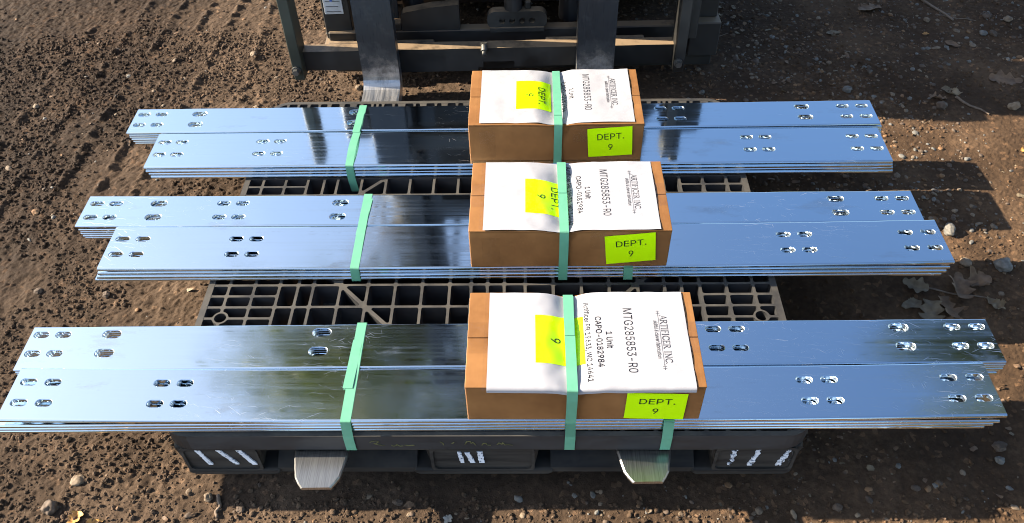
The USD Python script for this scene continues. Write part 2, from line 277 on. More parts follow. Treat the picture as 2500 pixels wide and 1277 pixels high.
def pebble(seed, flat=.6, ang=.25, sub=2):
    m = trimesh.creation.icosphere(sub); v = np.array(m.vertices)
    v *= (1+ang*2*(noise(v*1.6+seed*3.7, seed)-.5)+ang*.7*(noise(v*4+seed, seed+3)-.5))[:, None]
    v *= np.array([1, .8+.15*math.sin(seed), flat]); m.vertices = v; return m
def scatter(name, label, category, protos, mats, n, rmin, rmax, power, density, seed, sink=.25, smooth=40):
    """uncountable grains: one PointInstancer of many small solid grains"""
    r = np.random.default_rng(seed)
    pi = UsdGeom.PointInstancer.Define(stage, '/World/'+name)
    rel = pi.CreatePrototypesRel()
    UsdGeom.Scope.Define(stage, f'/World/{name}/grains')
    for k, (m, mt) in enumerate(zip(protos, mats)):
        usdkit.mesh(stage, f'/World/{name}/grains/grain_{k:03d}' if k else f'/World/{name}/grains/grain', m, M[mt], smooth=smooth)
        rel.AddTarget(f'/World/{name}/grains/grain_{k:03d}' if k else f'/World/{name}/grains/grain')
    xy = np.c_[r.uniform(-1.9, 1.9, n*4), r.uniform(-.72, 1.48, n*4)]
    keep = r.random(n*4) < density(xy[:, 0], xy[:, 1]); keep &= ~((np.abs(xy[:, 0]) < .60) & (xy[:, 1] > -.50) & (xy[:, 1] < .50))
    xy = xy[keep][:n]; n = len(xy)
    s = rmin*(rmax/rmin)**(r.random(n)**power)
    z = gh(xy[:, 0], xy[:, 1])+s*(.45-sink)
    yaw_ = r.uniform(0, 2*np.pi, n); tx = r.normal(0, .25, n); ty = r.normal(0, .25, n)
    cz, sz = np.cos(yaw_/2), np.sin(yaw_/2)
    q = np.stack([cz, tx/2*cz, ty/2*cz, sz], 1); q /= np.linalg.norm(q, axis=1)[:, None]
    pi.CreatePositionsAttr(Vt.Vec3fArray.FromNumpy(np.c_[xy, z].astype(np.float32)))
    pi.CreateScalesAttr(Vt.Vec3fArray.FromNumpy((s[:, None]*np.array([1, 1, 1])*r.uniform(.75, 1.25, (n, 3))).astype(np.float32)))
    pi.CreateOrientationsAttr(Vt.QuathArray([Gf.Quath(float(a), float(b), float(c), float(d)) for a, b, c, d in q]))
    pi.CreateProtoIndicesAttr(Vt.IntArray.FromNumpy(r.integers(0, len(protos), n).astype(np.int32)))
    return tag(pi.GetPrim(), label, category, kind='stuff')
pn = lambda x, y, s, k: noise(np.stack([x*s, y*s, 0*x], -1), k)
scatter('soil_clods', 'small crumbs and clods of brown soil all over the yard', 'soil', [pebble(k, .75, .45, 1) for k in range(8)], ['clod']*8, 60000, .0009, .0060, 2.6,
        lambda x, y: np.clip(.25+.75*sm(-x, -.2, .9)+.5*sm(-y, .52, .56)+.5*(pn(x, y, 3, 3)-.5), .08, 1)*np.clip(sm(pn(x, y, 5, 4), .28, .68)+.8*sm(-y, .52, .56), 0, 1), 11, sink=.15, smooth=False)
scatter('gravel', 'small grey and tan pebbles pressed into the dark soil', 'gravel', [pebble(20+k, .55, .22, 2) for k in range(9)], ['stone_grey', 'stone_tan', 'stone_brown', 'stone_brown', 'stone_grey', 'stone_tan', 'clod', 'stone_brown', 'stone_orange'], 8000, .0015, .0085, 2.3,
        lambda x, y: np.clip(.10+.9*sm(x, -.1, .9)+.5*sm(-y, .54, .58), 0, 1)*sm(pn(x, y, 2.7, 8), .25, .7), 12, sink=.4)
scatter('leaf_crumbs', 'torn crumbs of dry tan leaf lying on the soil', 'leaf litter', [
    sheet(4, 3, lambda u, v, k=k: np.c_[(u-.5)*2*(1-.5*np.abs(v-.5)), (v-.5)*1.1, .35*np.sin(3*u+k)*v+.2*u*v]) for k in range(5)], ['leaf_brown', 'leaf_grey', 'leaf_brown', 'clod', 'leaf_brown'], 3200, .003, .011, 1.6,
        lambda x, y: np.clip(.02+.98*sm(x, .35, 1.1), 0, 1)*sm(pn(x, y, 3.3, 17), .3, .7), 13, sink=.1, smooth=False)

stones = [  # x, y, half-width, half-depth, height, material, label
 (-.845, -.500, .0155, .014, .008, 'stone_tan', 'flat pale tan stone in the lit soil below the near bars at bottom left'),
 (-.879, -.560, .0175, .0185, .015, 'stone_brown', 'round mottled stone at the bottom left, largest on that side'),
 (-.567, -.535, .010, .010, .009, 'stone_tan', 'small tan stone beside the lower left corner of the pallet'),
 (1.232, .055, .022, .022, .017, 'stone_grey', 'big pale pointed stone at the lower edge of the sunlit patch on the right'),
 (1.140, .172, .016, .022, .016, 'stone_grey', 'pale upright stone beside the right end of the middle bars'),
 (1.146, .068, .015, .016, .008, 'stone_tan', 'flat tan stone in the sunlit patch by the right end of the middle bars'),
 (1.545, 1.052, .0145, .014, .008, 'stone_grey', 'pale smooth oval stone in the dark soil at top right'),
 (1.575, 1.05, .012, .019, .008, 'stone_brown', 'dark smooth oval stone touching the pale oval one at top right'),
 (1.277, .66, .017, .016, .013, 'stone_brown', 'brown rounded stone just above the sunlit patch on the right'),
 (1.480, .65, .018, .015, .016, 'stone_tan', 'tan stone half in the sun at the upper edge of the lit patch'),
 (1.027, .742, .014, .013, .009, 'stone_grey', 'grey stone behind the right end of the far bars'),
 (1.053, -.425, .017, .012, .011, 'stone_brown', 'brown oval stone under the right end of the nearest bars'),
 (1.043, -.455, .010, .010, .008, 'stone_grey', 'small grey stone below the brown oval stone at right'),
 (.524, -.600, .014, .012, .010, 'stone_grey', 'blue grey stone at the bottom edge right of the pallet'),
 (.690, -.555, .011, .009, .007, 'stone_brown', 'squarish brown stone in shade below the right corner of the pallet'),
 (-.182, -.545, .012, .008, .006, 'stone_brown', 'flat brown stone in the shade right of the left fork tip'),
 (-.496, -.560, .010, .009, .006, 'stone_brown', 'square brown stone in the shade left of the left fork tip'),
 (-.43, .78, .011, .012, .010, 'stone_tan', 'pale stone on sunlit soil left of the left fork heel'),
 (1.391, 1.134, .011, .012, .009, 'stone_tan', 'tan stone near the twig at top right'),
 (1.648, 1.125, .015, .015, .010, 'stone_tan', 'tan rounded stone in a pair near the top right corner'),
 (1.590, 1.150, .013, .013, .009, 'stone_brown', 'olive brown stone above the pale oval stone at top right'),
 (.785, .89, .015, .014, .010, 'stone_brown', 'brown stone in shade right of the forklift foot'),
 (.555, .70, .013, .012, .009, 'stone_grey', 'grey stone behind the right rear corner of the pallet'),
 (.600, .74, .010, .009, .007, 'stone_grey', 'pale grey pebble between pallet and forklift on the right'),
 (-1.385, .70, .010, .010, .008, 'stone_tan', 'tan pebble on dark soil near the left edge above the far bars'),
 (-.935, -.025, .011, .010, .008, 'stone_brown', 'brown pebble left of the lower left end of the middle bars'),
 (-.789, .96, .012, .012, .008, 'stone_tan', 'tan flat pebble left of the forklift post'),
 (-1.211, .25, .010, .011, .007, 'stone_orange', 'orange brown pebble at the left edge beside the middle bars'),
 (-1.109, -.01, .011, .010, .007, 'stone_brown', 'dull pebble on the left edge below the middle bars'),
]
for k, (x, y, a, b, h, mt, lab) in enumerate(stones):
    m = pebble(60+k, 1, .30, 3); v = np.array(m.vertices); v /= np.abs(v).max(0); m.vertices = v*[a, b, h]
    tag(obj('stone', m, mt, smooth=True, loc=(x, y, float(gh(x, y))+h*.45)), lab, 'stone')

# ------------------------------------------------------------------ leaves and twigs
def leaf_outline(kind, n=90):
    t = np.linspace(0, 1, n)
    if kind == 'oak': w = .29*np.sin(np.pi*t**.85)**.55*(1+.30*np.sin(2*np.pi*3.3*t+.2)+.05*np.sin(31*t)); w[0] = w[-1] = 0
    elif kind == 'oval': w = .27*np.sin(np.pi*t**.9)*(1+.06*np.sin(60*t))
    else: w = .36*np.sin(np.pi*t)**.5*(1+.27*np.sin(2*np.pi*2.6*t+1)+.08*np.sin(37*t)); w[0] = w[-1] = 0
    return t, np.abs(w)
def leaf(kind, size, curl, seed, nc=7):
    """a single dry leaf with curled edges, about 0.4 mm thick"""
    t, w = leaf_outline(kind, 60); U = np.linspace(-1, 1, nc)
    x = np.repeat(t[:, None]-.5, nc, 1); y = w[:, None]*U[None]*(1+.15*np.sin(9*t+seed))[:, None]
    z = curl*(1.9*y**2+.35*(x)**2)+.07*curl*3*(noise(np.stack([x*5+seed, y*7, 0*x], -1), seed)-.5)+.02*np.sin(14*x)*np.abs(U)
    top = np.stack([x, y, z], -1).reshape(-1, 3)*size; bot = top-[0, 0, .0005]
    i = np.arange(60*nc).reshape(60, nc); q = np.stack([i[:-1, :-1], i[1:, :-1], i[1:, 1:], i[:-1, 1:]], -1).reshape(-1, 4)
    edge = np.r_[i[:, 0], i[-1, 1:], i[::-1, -1][1:], i[0, ::-1][1:]]; N = len(top)
    s = np.stack([edge[:-1], edge[1:], edge[1:]+N, edge[:-1]+N], -1)
    return (np.vstack([top, bot]), np.vstack([q, q[:, ::-1]+N, s]))
leaves = [  # x, y, size, rot, curl, kind, material, lift, label
 (-.822, -.580, .034, 70, .6, 'maple', 'leaf_orange', .004, 'small lobed orange leaf at the bottom left'),
 (-.785, -.597, .050, 35, .9, 'oval', 'leaf_orange', .003, 'long curled orange leaf at the bottom edge on the left'),
 (-.770, -.622, .034, 50, .7, 'oval', 'leaf_orange', .003, 'orange leaf scrap cut by the bottom edge on the left'),
 (1.515, .795, .095, -12, .25, 'oak', 'leaf_brown', .004, 'lobed brown oak leaf lying flat at the right edge in shade'),
 (1.425, .990, .052, -40, .4, 'oval', 'leaf_brown', .005, 'oval rusty brown leaf in the dark soil at top right'),
 (1.226, 1.210, .078, 20, .35, 'maple', 'leaf_brown', .004, 'ragged broad brown leaf near the top edge right of the forklift'),
 (1.445, .470, .036, 20, .8, 'oval', 'leaf_orange', .004, 'yellow curled leaf in the sunlit patch at the right edge'),
 (1.363, 1.055, .022, 10, .5, 'maple', 'leaf_orange', .003, 'tiny orange leaf tip below the twig at top right'),
 (-.080, -.580, .022, 60, .3, 'maple', 'leaf_pale', .002, 'small whitish leaf fragment in the shade below the pallet middle'),
 (-.158, -.552, .026, 15, .4, 'oval', 'leaf_brown', .003, 'brown leaf chip right of the left fork tip'),
 (1.000, -.010, .060, 150, .5, 'oak', 'leaf_grey', .010, 'pale leaf of the withered cluster, nearest the right end of the middle bars'),
 (.978, -.060, .058, 200, .5, 'oval', 'leaf_grey', .006, 'broad oval leaf at the left of the withered cluster on the right'),
 (1.015, -.088, .080, 250, .5, 'oak', 'leaf_grey', .010, 'long pale leaf at the front of the withered cluster, above the near bars'),
 (1.058, -.075, .070, 285, .6, 'oak', 'leaf_brown', .012, 'brown leaf hanging from the middle of the withered cluster'),
 (1.100, -.020, .085, 80, .7, 'oak', 'leaf_brown', .016, 'large curled lobed leaf at the top of the withered cluster'),
 (1.150, .000, .065, 20, .8, 'maple', 'leaf_brown', .014, 'crumpled leaf at the upper right of the withered cluster'),
 (1.172, -.062, .050, 120, 1.6, 'oval', 'leaf_grey', .006, 'ring shaped curled leaf right of the withered cluster'),
 (1.062, -.125, .060, 300, .5, 'oak', 'leaf_brown', .006, 'brown leaf of the withered cluster just behind the near bars'),
 (1.068, 1.060, .050, 10, .6, 'oval', 'leaf_grey', .003, 'grey strip of leaf right of the forklift near the top'),
 (1.330, .730, .060, -30, .8, 'oval', 'leaf_grey', .004, 'twisted dry leaf above the sunlit patch on the right'),
 (1.280, .700, .050, 160, .8, 'oak', 'leaf_brown', .004, 'crumpled brown leaf between stone and far bars on the right'),
]
for k, (x, y, s, rz, cu, kind, mt, lift, lab) in enumerate(leaves):
    v, fq = leaf(kind, s, cu, k+1); a = math.radians(rz); tl = .25*math.sin(k*2.3)
    R = np.array([[math.cos(a), -math.sin(a), 0], [math.sin(a), math.cos(a), 0], [0, 0, 1]])@np.array([[1, 0, 0], [0, math.cos(tl), -math.sin(tl)], [0, math.sin(tl), math.cos(tl)]])
    tag(obj('leaf', (v@R.T, fq), mt, smooth=True, loc=(x, y, float(gh(x, y))+lift)), lab, 'leaf')
def wig(a, b, n, amp, seed, lift):
    a, b = np.array(a), np.array(b); t = np.linspace(0, 1, n); p = a[None]*(1-t[:, None])+b[None]*t[:, None]
    d = (b-a)/np.linalg.norm(b-a); nrm = np.array([-d[1], d[0]]); p = p+nrm[None]*(amp*(noise(np.c_[t*4, 0*t, 0*t]+seed, seed)-.5)*2)[:, None]
    return np.c_[p, gh(p[:, 0], p[:, 1])+lift]
for a, b, r0, r1, lab in (((1.385, 1.32), (1.475, 1.13), .0055, .003, 'thick dry twig at the top edge on the right'),
                          ((1.43, 1.165), (1.55, 1.13), .0022, .001, 'thin side twig crossing the thick twig at top right'),
                          ((.985, -.005), (1.19, -.045), .0022, .0016, 'thin stem running through the withered leaf cluster'),
                          ((.66, 1.0), (.725, 1.06), .0018, .001, 'short pale twig on the pebbles beside the forklift'),
                          ((-.545, -.53), (-.540, -.578), .004, .003, 'stubby twig lying in shade left of the left fork tip'),
                          ((1.33, .70), (1.40, .62), .004, .002, 'curved dry stick just above the sunlit patch at right')):
    tag(obj('twig', tube(wig(a, b, 12, .006, len(lab), r0), np.linspace(r0, r1, 12)), 'twig', smooth=True), lab, 'twig')

# ------------------------------------------------------------------ pallet
PW, PD, PZ = .61, .5235, .15
pal = thing('pallet', 'black plastic pallet with open grid deck carrying all the metal bars', 'pallet')
outer = rrect(-PW, PW, -PD, PD, .055); inner = rrect(-PW+.0135, PW-.0135, -PD+.0105, PD-.0105, .042)
xs = [-.563, -.508, -.454, -.414, -.381, -.322, -.263, -.204, -.146, -.087, -.041, -.006, .030, .075, .135, .195, .254, .315, .372, .408, .447, .503, .560]
ys = [-.455, -.393, -.331, -.269, -.208, -.146, -.083, -.02, .02, .083, .145, .207, .269, .331, .393, .455]
t = .0030
def ln(p, w): return LineString(p).buffer(w, cap_style=2)
ribs = [ln([(x, -PD), (x, PD)], t) for x in xs]+[ln([(-PW, y), (PW, y)], t) for y in ys]
half = [ln([(sx*.454, (a+b)/2), (sx*PW, (a+b)/2)], t) for a, b in zip(ys[:-1], ys[1:]) for sx in (-1, 1)]
half += [ln([(x, .495), (x, PD)], t) for x in np.arange(-.535, .55, .0285)]
diag = []
for sx, x0 in ((-1, -.322), (1, .315)):
    for sy in (-1, 1): diag.append(ln([(x0+(-sx)*-.04, sy*.108), (x0, sy*.146), (x0-sx*.0595, sy*.2075), (x0-sx*.121, sy*.269)], .0042))
cir = [Point(sx*.562, sy*.237).buffer(.0165, quad_segs=12) for sx in (-1, 1) for sy in (-1, 1)]
hol = [Point(sx*.562, sy*.237).buffer(.0125, quad_segs=12) for sx in (-1, 1) for sy in (-1, 1)]
nodes_ = [Point(x, y).buffer(.0062, quad_segs=3) for x in xs for y in ys if (round(x*1000)*7+round(y*1000)*3) % 5 == 0]
solid = unary_union(ribs+half+diag+nodes_)
cells = inner.difference(solid).difference(unary_union(cir)).buffer(-.0035).buffer(.0035, quad_segs=2).union(unary_union(hol))
obj('deck_rim', extr(outer.difference(inner), .106, PZ), 'black_plastic', pal)
lat = inner.difference(cells)
obj('deck_lattice', extr(lat, .088, PZ-.0006), 'black_plastic', pal)
tag(obj('deck_skirt', extr(rrect(-PW+.004, PW-.004, -PD+.004, PD-.004, .05).difference(rrect(-PW+.018, PW-.018, -PD+.018, PD-.018, .04)), .096, .1065), 'plastic_body', pal))
def hullpts(pts, r, refine=None):
    return Manifold.batch_hull([Manifold.sphere(r, 16).translate([float(a) for a in p]) for p in pts])
def block(x0, x1, y0, y1, z0, z1, tp, r=.010):
    """rounded leg block, narrower at the bottom by tp"""
    p = [(x, y, z1-r) for x in (x0+r, x1-r) for y in (y0+r, y1-r)]+[(x, y, z0+r) for x in (x0+r+tp, x1-r-tp) for y in (y0+r+.002, y1-r-.002)]
    return hullpts(p, r)
for y0, y1 in ((-.5165, -.395), (-.075, .075), (.395, .5165)):
    for x0, x1 in ((-.598, -.432), (-.118, .102), (.425, .598)):
        obj('leg_block', block(x0, x1, y0, y1, .004, .104, .010), 'plastic_body', pal, smooth=35)
for y0, y1 in ((-.521, -.40), (-.07, .07), (.40, .521)):                           # skids along the bottom
    for x0, x1 in ((-.590, -.405), (-.145, .130), (.395, .590)):
        obj('skid_pad', block(x0, x1, y0, y1, 0.0, .024, .006, r=.008), 'plastic_body', pal, smooth=35)
    for x0, x1 in ((-.412, -.138), (.123, .402)):
        obj('skid_rail', extr_x(Polygon([(y0+.004, .012), (y0+.006, .024), (y0+.045, .046), (y1-.045, .046), (y1-.006, .024), (y1-.004, .012)]), x0, x1), 'plastic_body', pal)
# recessed face panels on the front blocks (a raised border around each)
for x0, x1 in ((-.586, -.438), (-.108, .092), (.434, .588)):
    ring = rrect(x0, x1, .018, .100, .012).difference(rrect(x0+.006, x1-.006, .024, .094, .010))
    obj('block_border', extr_y(ring, -.5190, -.5150), 'plastic_body', pal)
for (x0, z0, x1, z1, w) in ((-.553, .095, -.538, .040, .007), (-.513, .096, -.487, .042, .008), (-.474, .098, -.452, .040, .0085), (-.052, .085, -.047, .046, .007), (-.036, .083, -.028, .046, .008), (-.012, .086, -.010, .046, .009),
                            (.470, .092, .468, .036, .008), (.516, .094, .506, .036, .009), (.572, .092, .560, .036, .009)):
    n = 13; s = np.linspace(0, 1, n); cx = x0+(x1-x0)*s; cz = z0+(z1-z0)*s; rr = np.random.default_rng(int(abs(x0)*1e4))
    wl = w*(.8+.5*rr.random(n))*.55; wr = w*(.8+.5*rr.random(n))*.55
    if x0 > .45: wl *= (.35+.9*rr.random(n)); wr *= (.35+.9*rr.random(n))
    poly = Polygon(np.r_[np.c_[cx-wl, cz], np.c_[cx+wr, cz][::-1]]).buffer(0)
    holes = unary_union([Point(rr.uniform(min(x0, x1)-w*.4, max(x0, x1)+w*.4), rr.uniform(z1, z0)).buffer(rr.uniform(.0007, .0024), quad_segs=2) for _ in range(55 if x0 > .45 else 7)])
    obj('paint_mark', extr_y(poly.difference(holes), -.5182, -.5155), 'white_paint', pal)
# faint hand-written yellow strokes on the deck edge
for x0, pts in ((-.215, [(0, 10), (4, 14), (10, 15), (13, 12), (9, 7), (6, 6), (12, 2), (20, -1)]), (-.175, [(0, 0), (3, -3), (7, 0), (7, 3), (12, -3), (16, -2)]), (-.150, [(0, 1), (6, -1), (13, 0)]),
                (-.083, [(0, 11), (3, 8), (4, 1)]), (-.062, [(0, 6), (3, 9)]), (-.038, [(0, 2), (3, 12), (8, 13), (9, 6), (12, 10), (15, 1)]), (-.006, [(0, 1), (2, 6), (6, 6), (7, 1), (12, 0)]), (.022, [(0, 2), (3, 8), (7, 3), (8, 9), (11, 1), (16, 2), (22, 0)])):
    obj('marker_stroke', extr_y(LineString([(x0+a*.001*1.3, .120+b*.001) for a, b in pts]).buffer(.0009), -PD-.0009, -PD+.002), 'yellow_marker', pal)
for s, x, z in (('V', .588, .072), ('9', .587, .045)):
    m = meshkit.text_mesh(s, .013, .002); v = np.array(m.vertices); m.vertices = np.c_[x-.012+v[:, 0], -.5160-v[:, 2]*.6, z+v[:, 1]]; obj('moulded_character', m, 'plastic_grey', pal)

# ------------------------------------------------------------------ metal bars
def slot(L, W):
    r = W/2; a = CrossSection.circle(r, 20); return CrossSection.batch_hull([a.translate((-(L/2-r), 0)), a.translate((L/2-r, 0))])
def bar_mesh(L, W, T, holes, bow=0.0, bow_l=None):
    """flat bar along x (centre at origin, bottom at z=0), round long edges, slotted; ends lifted by bow"""
    r = T/2; n = 15; an = np.linspace(-np.pi/2, np.pi/2, n)
    prof = [(W/2-r+r*math.cos(a), r+r*math.sin(a)) for a in an]+[(-(W/2-r)-r*math.cos(a), r-r*math.sin(a)) for a in an]
    nseg = 60 if bow else 1
    body = CrossSection([[(p[0], p[1]) for p in prof]]).extrude(L, nseg)                # x=y, y=z, z=x
    body = Manifold(m3.Mesh(vert_properties=np.ascontiguousarray(np.c_[body.to_mesh().vert_properties[:, 2]-L/2, body.to_mesh().vert_properties[:, :2]], np.float32), tri_verts=np.ascontiguousarray(body.to_mesh().tri_verts, np.uint32)))
    cut = []
    for (hx, hy, hl, hw) in holes:
        s = slot(hl, hw).extrude(T+.01).translate((hx, hy, -.005)); cut.append(s)
        c = .0011; big = slot(hl+2*c, hw+2*c).extrude(.002).translate((hx, hy, T-.00002)); sm_ = slot(hl, hw).extrude(.0001).translate((hx, hy, T-c)); cut.append(Manifold.batch_hull([big, sm_]))
    if cut: body = body-Manifold.batch_boolean(cut, m3.OpType.Add)
    me = body.to_mesh(); v = np.array(me.vert_properties[:, :3], float); f = np.array(me.tri_verts)
    if bow:
        e = np.clip((np.abs(v[:, 0])-.25)/(L/2-.25), 0, 1); v[:, 2] += np.where(v[:, 0] < 0, bow_l if bow_l is not None else bow, bow)*e**2
    return trimesh.Trimesh(v, f, process=False)
def H(xl, y_):
    """four small slots whose centres are at x pairs xl and y pair y_"""
    return [(x, y, .0300, .0148) for x in xl for y in y_]
def Lg(x, y_): return [(x, y, .0365, .0190) for y in y_]
TR, TF = .00635, .0095
where = {'near': 'nearest', 'middle': 'middle', 'far': 'farthest'}
ordn = {4: ['bottom', 'third from the top', 'second from the top', 'topmost'], 6: ['bottom', 'fifth from the top', 'fourth from the top', 'third from the top', 'second from the top', 'topmost']}
def stack(bundle, row, n, T, x0, x1, y0, y1, holes, shifts, bow, skew=0.0, dull=0):
    L, W = x1-x0, y1-y0; cx, cy = (x0+x1)/2, (y0+y1)/2
    hl = [(h[0]-cx, h[1]-cy, h[2], h[3]) for h in holes]
    plain = bar_mesh(L, W, T, hl); top = bar_mesh(L, W, T, hl, *bow) if bow else plain
    for k in range(n):
        lab = f'{"wide" if row=="front" else "narrow"} slotted metal bar, {ordn[n][k]} of the {row} stack in the {where[bundle]} bundle'
        g = .0001*k
        x = UsdGeom.Xform.Define(stage, numbered('/World', 'slotted_bar')); dx, dy = shifts[k] if k < len(shifts) else (0, 0)
        path = x.GetPath(); stage.RemovePrim(path)
        p = usdkit.mesh(stage, path, top if (k == n-1 and bow) else plain, M['bar_metal_dull' if (dull and k == n-1) else 'bar_metal'])
        p.AddTranslateOp().Set(Gf.Vec3d(cx+dx, cy+dy, PZ+k*T+g)); p.AddRotateZOp().Set(skew)
        tag(p.GetPrim(), lab, 'metal bar', f'metal bars of the {row} stack in the {where[bundle]} bundle')
fr = lambda x, d: (x, d)
stack('near', 'rear', 6, TR, -.9137, .9862, -.3935, -.2850, H((-.892, -.848, .446, .492, .914, .962), (-.306, -.353)) + Lg(-.750, (-.306, -.353)) + Lg(-.3295, (-.306, -.353)) + Lg(.8095, (-.306, -.353)),
      [(-.006, -.001), (-.004, .001), (.001, -.0005), (.0005, .0005), (.001, 0), (0, 0)], None, .36, 1)
stack('near', 'front', 4, TF, -.8910, .9365, -.5155, -.3955, H((-.864, -.818, -.612, -.568, .596, .642, .861, .909), (-.430, -.4765)),
      [(-.026, .0015), (-.014, .0005), (-.006, 0), (0, 0)], (.0085, .0105), .22, 1)
stack('middle', 'rear', 6, TR, -.9395, .9590, -.0005, .1020, H((-.9145, -.8705, -.620, -.5765, .8855, .932), (.0755, .0295)) + Lg(-.771, (.0755, .0295)) + Lg(-.3505, (.0755, .0295)) + Lg(.782, (.0755, .0295)),
      [(.010, .0004), (.007, -.0006), (.004, .0005), (.006, .0003), (.004, -.0005), (0, 0)], (.0001, .0035), .09)
stack('middle', 'front', 4, TF, -.8425, .9778, -.1330, -.0010, H((-.816, -.771, -.563, -.519, .639, .6855, .9025, .9515), (-.041, -.0885)),
      [(-.016, 0), (-.009, -.001), (-.004, .001), (0, 0)], (.006, .0045), .16, 1)
stack('far', 'rear', 6, TR, -.9375, .9637, .3475, .4495, H((-.9145, -.869, .423, .469, .888, .9365), (.4245, .3805)) + Lg(-.7695, (.4245, .3805)) + Lg(-.3615, (.4245, .3805)) + Lg(.7845, (.4245, .3805)),
      [(.012, .0005), (.009, 0), (.007, -.0005), (.004, .0005), (.005, 0), (0, 0)], (.002, .0001), .25)
stack('far', 'front', 4, TF, -.8505, .9525, .2075, .3420, H((-.8265, -.783, -.580, -.536, .622, .667, .881, .9275), (.305, .257)),
      [(.008, 0), (.006, .0005), (.002, -.0005), (0, 0)], None, .05)

# ------------------------------------------------------------------ cartons with their packing slips
def axis_pts(L, r, n): return np.unique(np.round(np.r_[0, r*.35, r, np.linspace(r, L-r, n), L-r*.35, L], 6))
def grid_box(W, D, Hh, r, nx, ny, nz):
    ax = [axis_pts(W, r, nx), axis_pts(D, r, ny), axis_pts(Hh, r, nz)]; size = np.array([W, D, Hh]); Vs, Fs, off = [], [], 0
    for k in range(3):
        a, b = (k+1) % 3, (k+2) % 3; A, B = np.meshgrid(ax[a], ax[b], indexing='ij'); na, nb = A.shape
        for side in (0, 1):
            p = np.zeros((na*nb, 3)); p[:, a] = A.ravel(); p[:, b] = B.ravel(); p[:, k] = size[k]*side
            i = np.arange(na*nb).reshape(na, nb)+off; q = np.stack([i[:-1, :-1], i[1:, :-1], i[1:, 1:], i[:-1, 1:]], -1).reshape(-1, 4)
            Vs.append(p); Fs.append(q if side else q[:, ::-1]); off += na*nb
    v = np.vstack(Vs); c = np.clip(v, r, size-r); d = v-c; l = np.linalg.norm(d, axis=1)[:, None]; v = c+np.where(l > 0, d/np.maximum(l, 1e-12), 0)*r
    f = np.vstack(Fs); m = trimesh.Trimesh(v, np.vstack([f[:, [0, 1, 2]], f[:, [0, 2, 3]]]), process=False); m.merge_vertices(digits_vertex=6); return m

# serif capitals as strokes: (thick?, polyline) in a unit box of height 1
SER = {'A': (.78, [(0, [(.02, 0), (.38, 1)]), (1, [(.38, 1), (.74, 0)]), (0, [(.14, .36), (.6, .36)]), (0, [(-.06, 0), (.14, 0)]), (0, [(.62, 0), (.84, 0)])]),
       'R': (.78, [(1, [(.14, 0), (.14, 1)]), (0, [(.02, 0), (.28, 0)]), (0, [(.02, 1), (.40, 1)]), (1, [(.40, 1), (.58, .9), (.60, .72), (.5, .55), (.36, .5)]), (0, [(.14, .5), (.36, .5)]), (1, [(.36, .5), (.72, 0), (.82, 0)])]),
       'T': (.72, [(1, [(.36, 0), (.36, 1)]), (0, [(.02, 1), (.70, 1)]), (0, [(.02, 1), (.02, .82)]), (0, [(.70, 1), (.70, .82)]), (0, [(.24, 0), (.48, 0)])]),
       'I': (.36, [(1, [(.16, 0), (.16, 1)]), (0, [(.04, 0), (.28, 0)]), (0, [(.04, 1), (.28, 1)])]),
       'F': (.64, [(1, [(.14, 0), (.14, 1)]), (0, [(.02, 0), (.28, 0)]), (0, [(.02, 1), (.58, 1)]), (0, [(.58, 1), (.58, .84)]), (0, [(.14, .52), (.46, .52)]), (0, [(.46, .6), (.46, .44)])]),
       'C': (.80, [(1, [(.70, .80), (.62, .95), (.44, 1.0), (.24, .94), (.09, .74), (.06, .5), (.09, .26), (.24, .06), (.44, 0), (.60, .05), (.72, .2)]), (0, [(.70, .80), (.70, 1.0)])]),
       'E': (.68, [(1, [(.14, 0), (.14, 1)]), (0, [(.02, 0), (.60, 0)]), (0, [(.02, 1), (.56, 1)]), (0, [(.56, 1), (.56, .84)]), (0, [(.60, 0), (.62, .18)]), (0, [(.14, .52), (.46, .52)]), (0, [(.46, .6), (.46, .44)])]),
       'N': (.86, [(0, [(.14, 0), (.14, 1)]), (1, [(.12, 1), (.70, 0)]), (0, [(.70, 0), (.70, 1)]), (0, [(.02, 0), (.26, 0)]), (0, [(.0, 1), (.16, 1)]), (0, [(.58, 1), (.82, 1)])]),
       '.': (.26, [(1, [(.08, .05), (.12, .05)])]), ' ': (.42, [])}
def serif(text):
    x, g = 0, []
    for ch in text:
        w, st = SER[ch]
        g += [LineString([(x+a, b) for a, b in p]).buffer(.075 if k else .040, quad_segs=2, cap_style=2 if len(p) == 2 and not k else 1) for k, p in st]; x += w+.05
    return unary_union(g), x
_tc = {}
def text2d(s, italic=0.0, bold=False):
    """flat lettering mesh of cap height 1 with its length"""
    if (s, italic) not in _tc:
        m = meshkit.text_mesh(s, 1.0, .02, bold); m = trimesh.Trimesh(*trimesh.remesh.subdivide_to_size(m.vertices, m.faces, .35), process=False); v = np.array(m.vertices); v[:, 0] += italic*v[:, 1]; m.vertices = v; _tc[(s, italic)] = m
    return _tc[(s, italic)].copy()

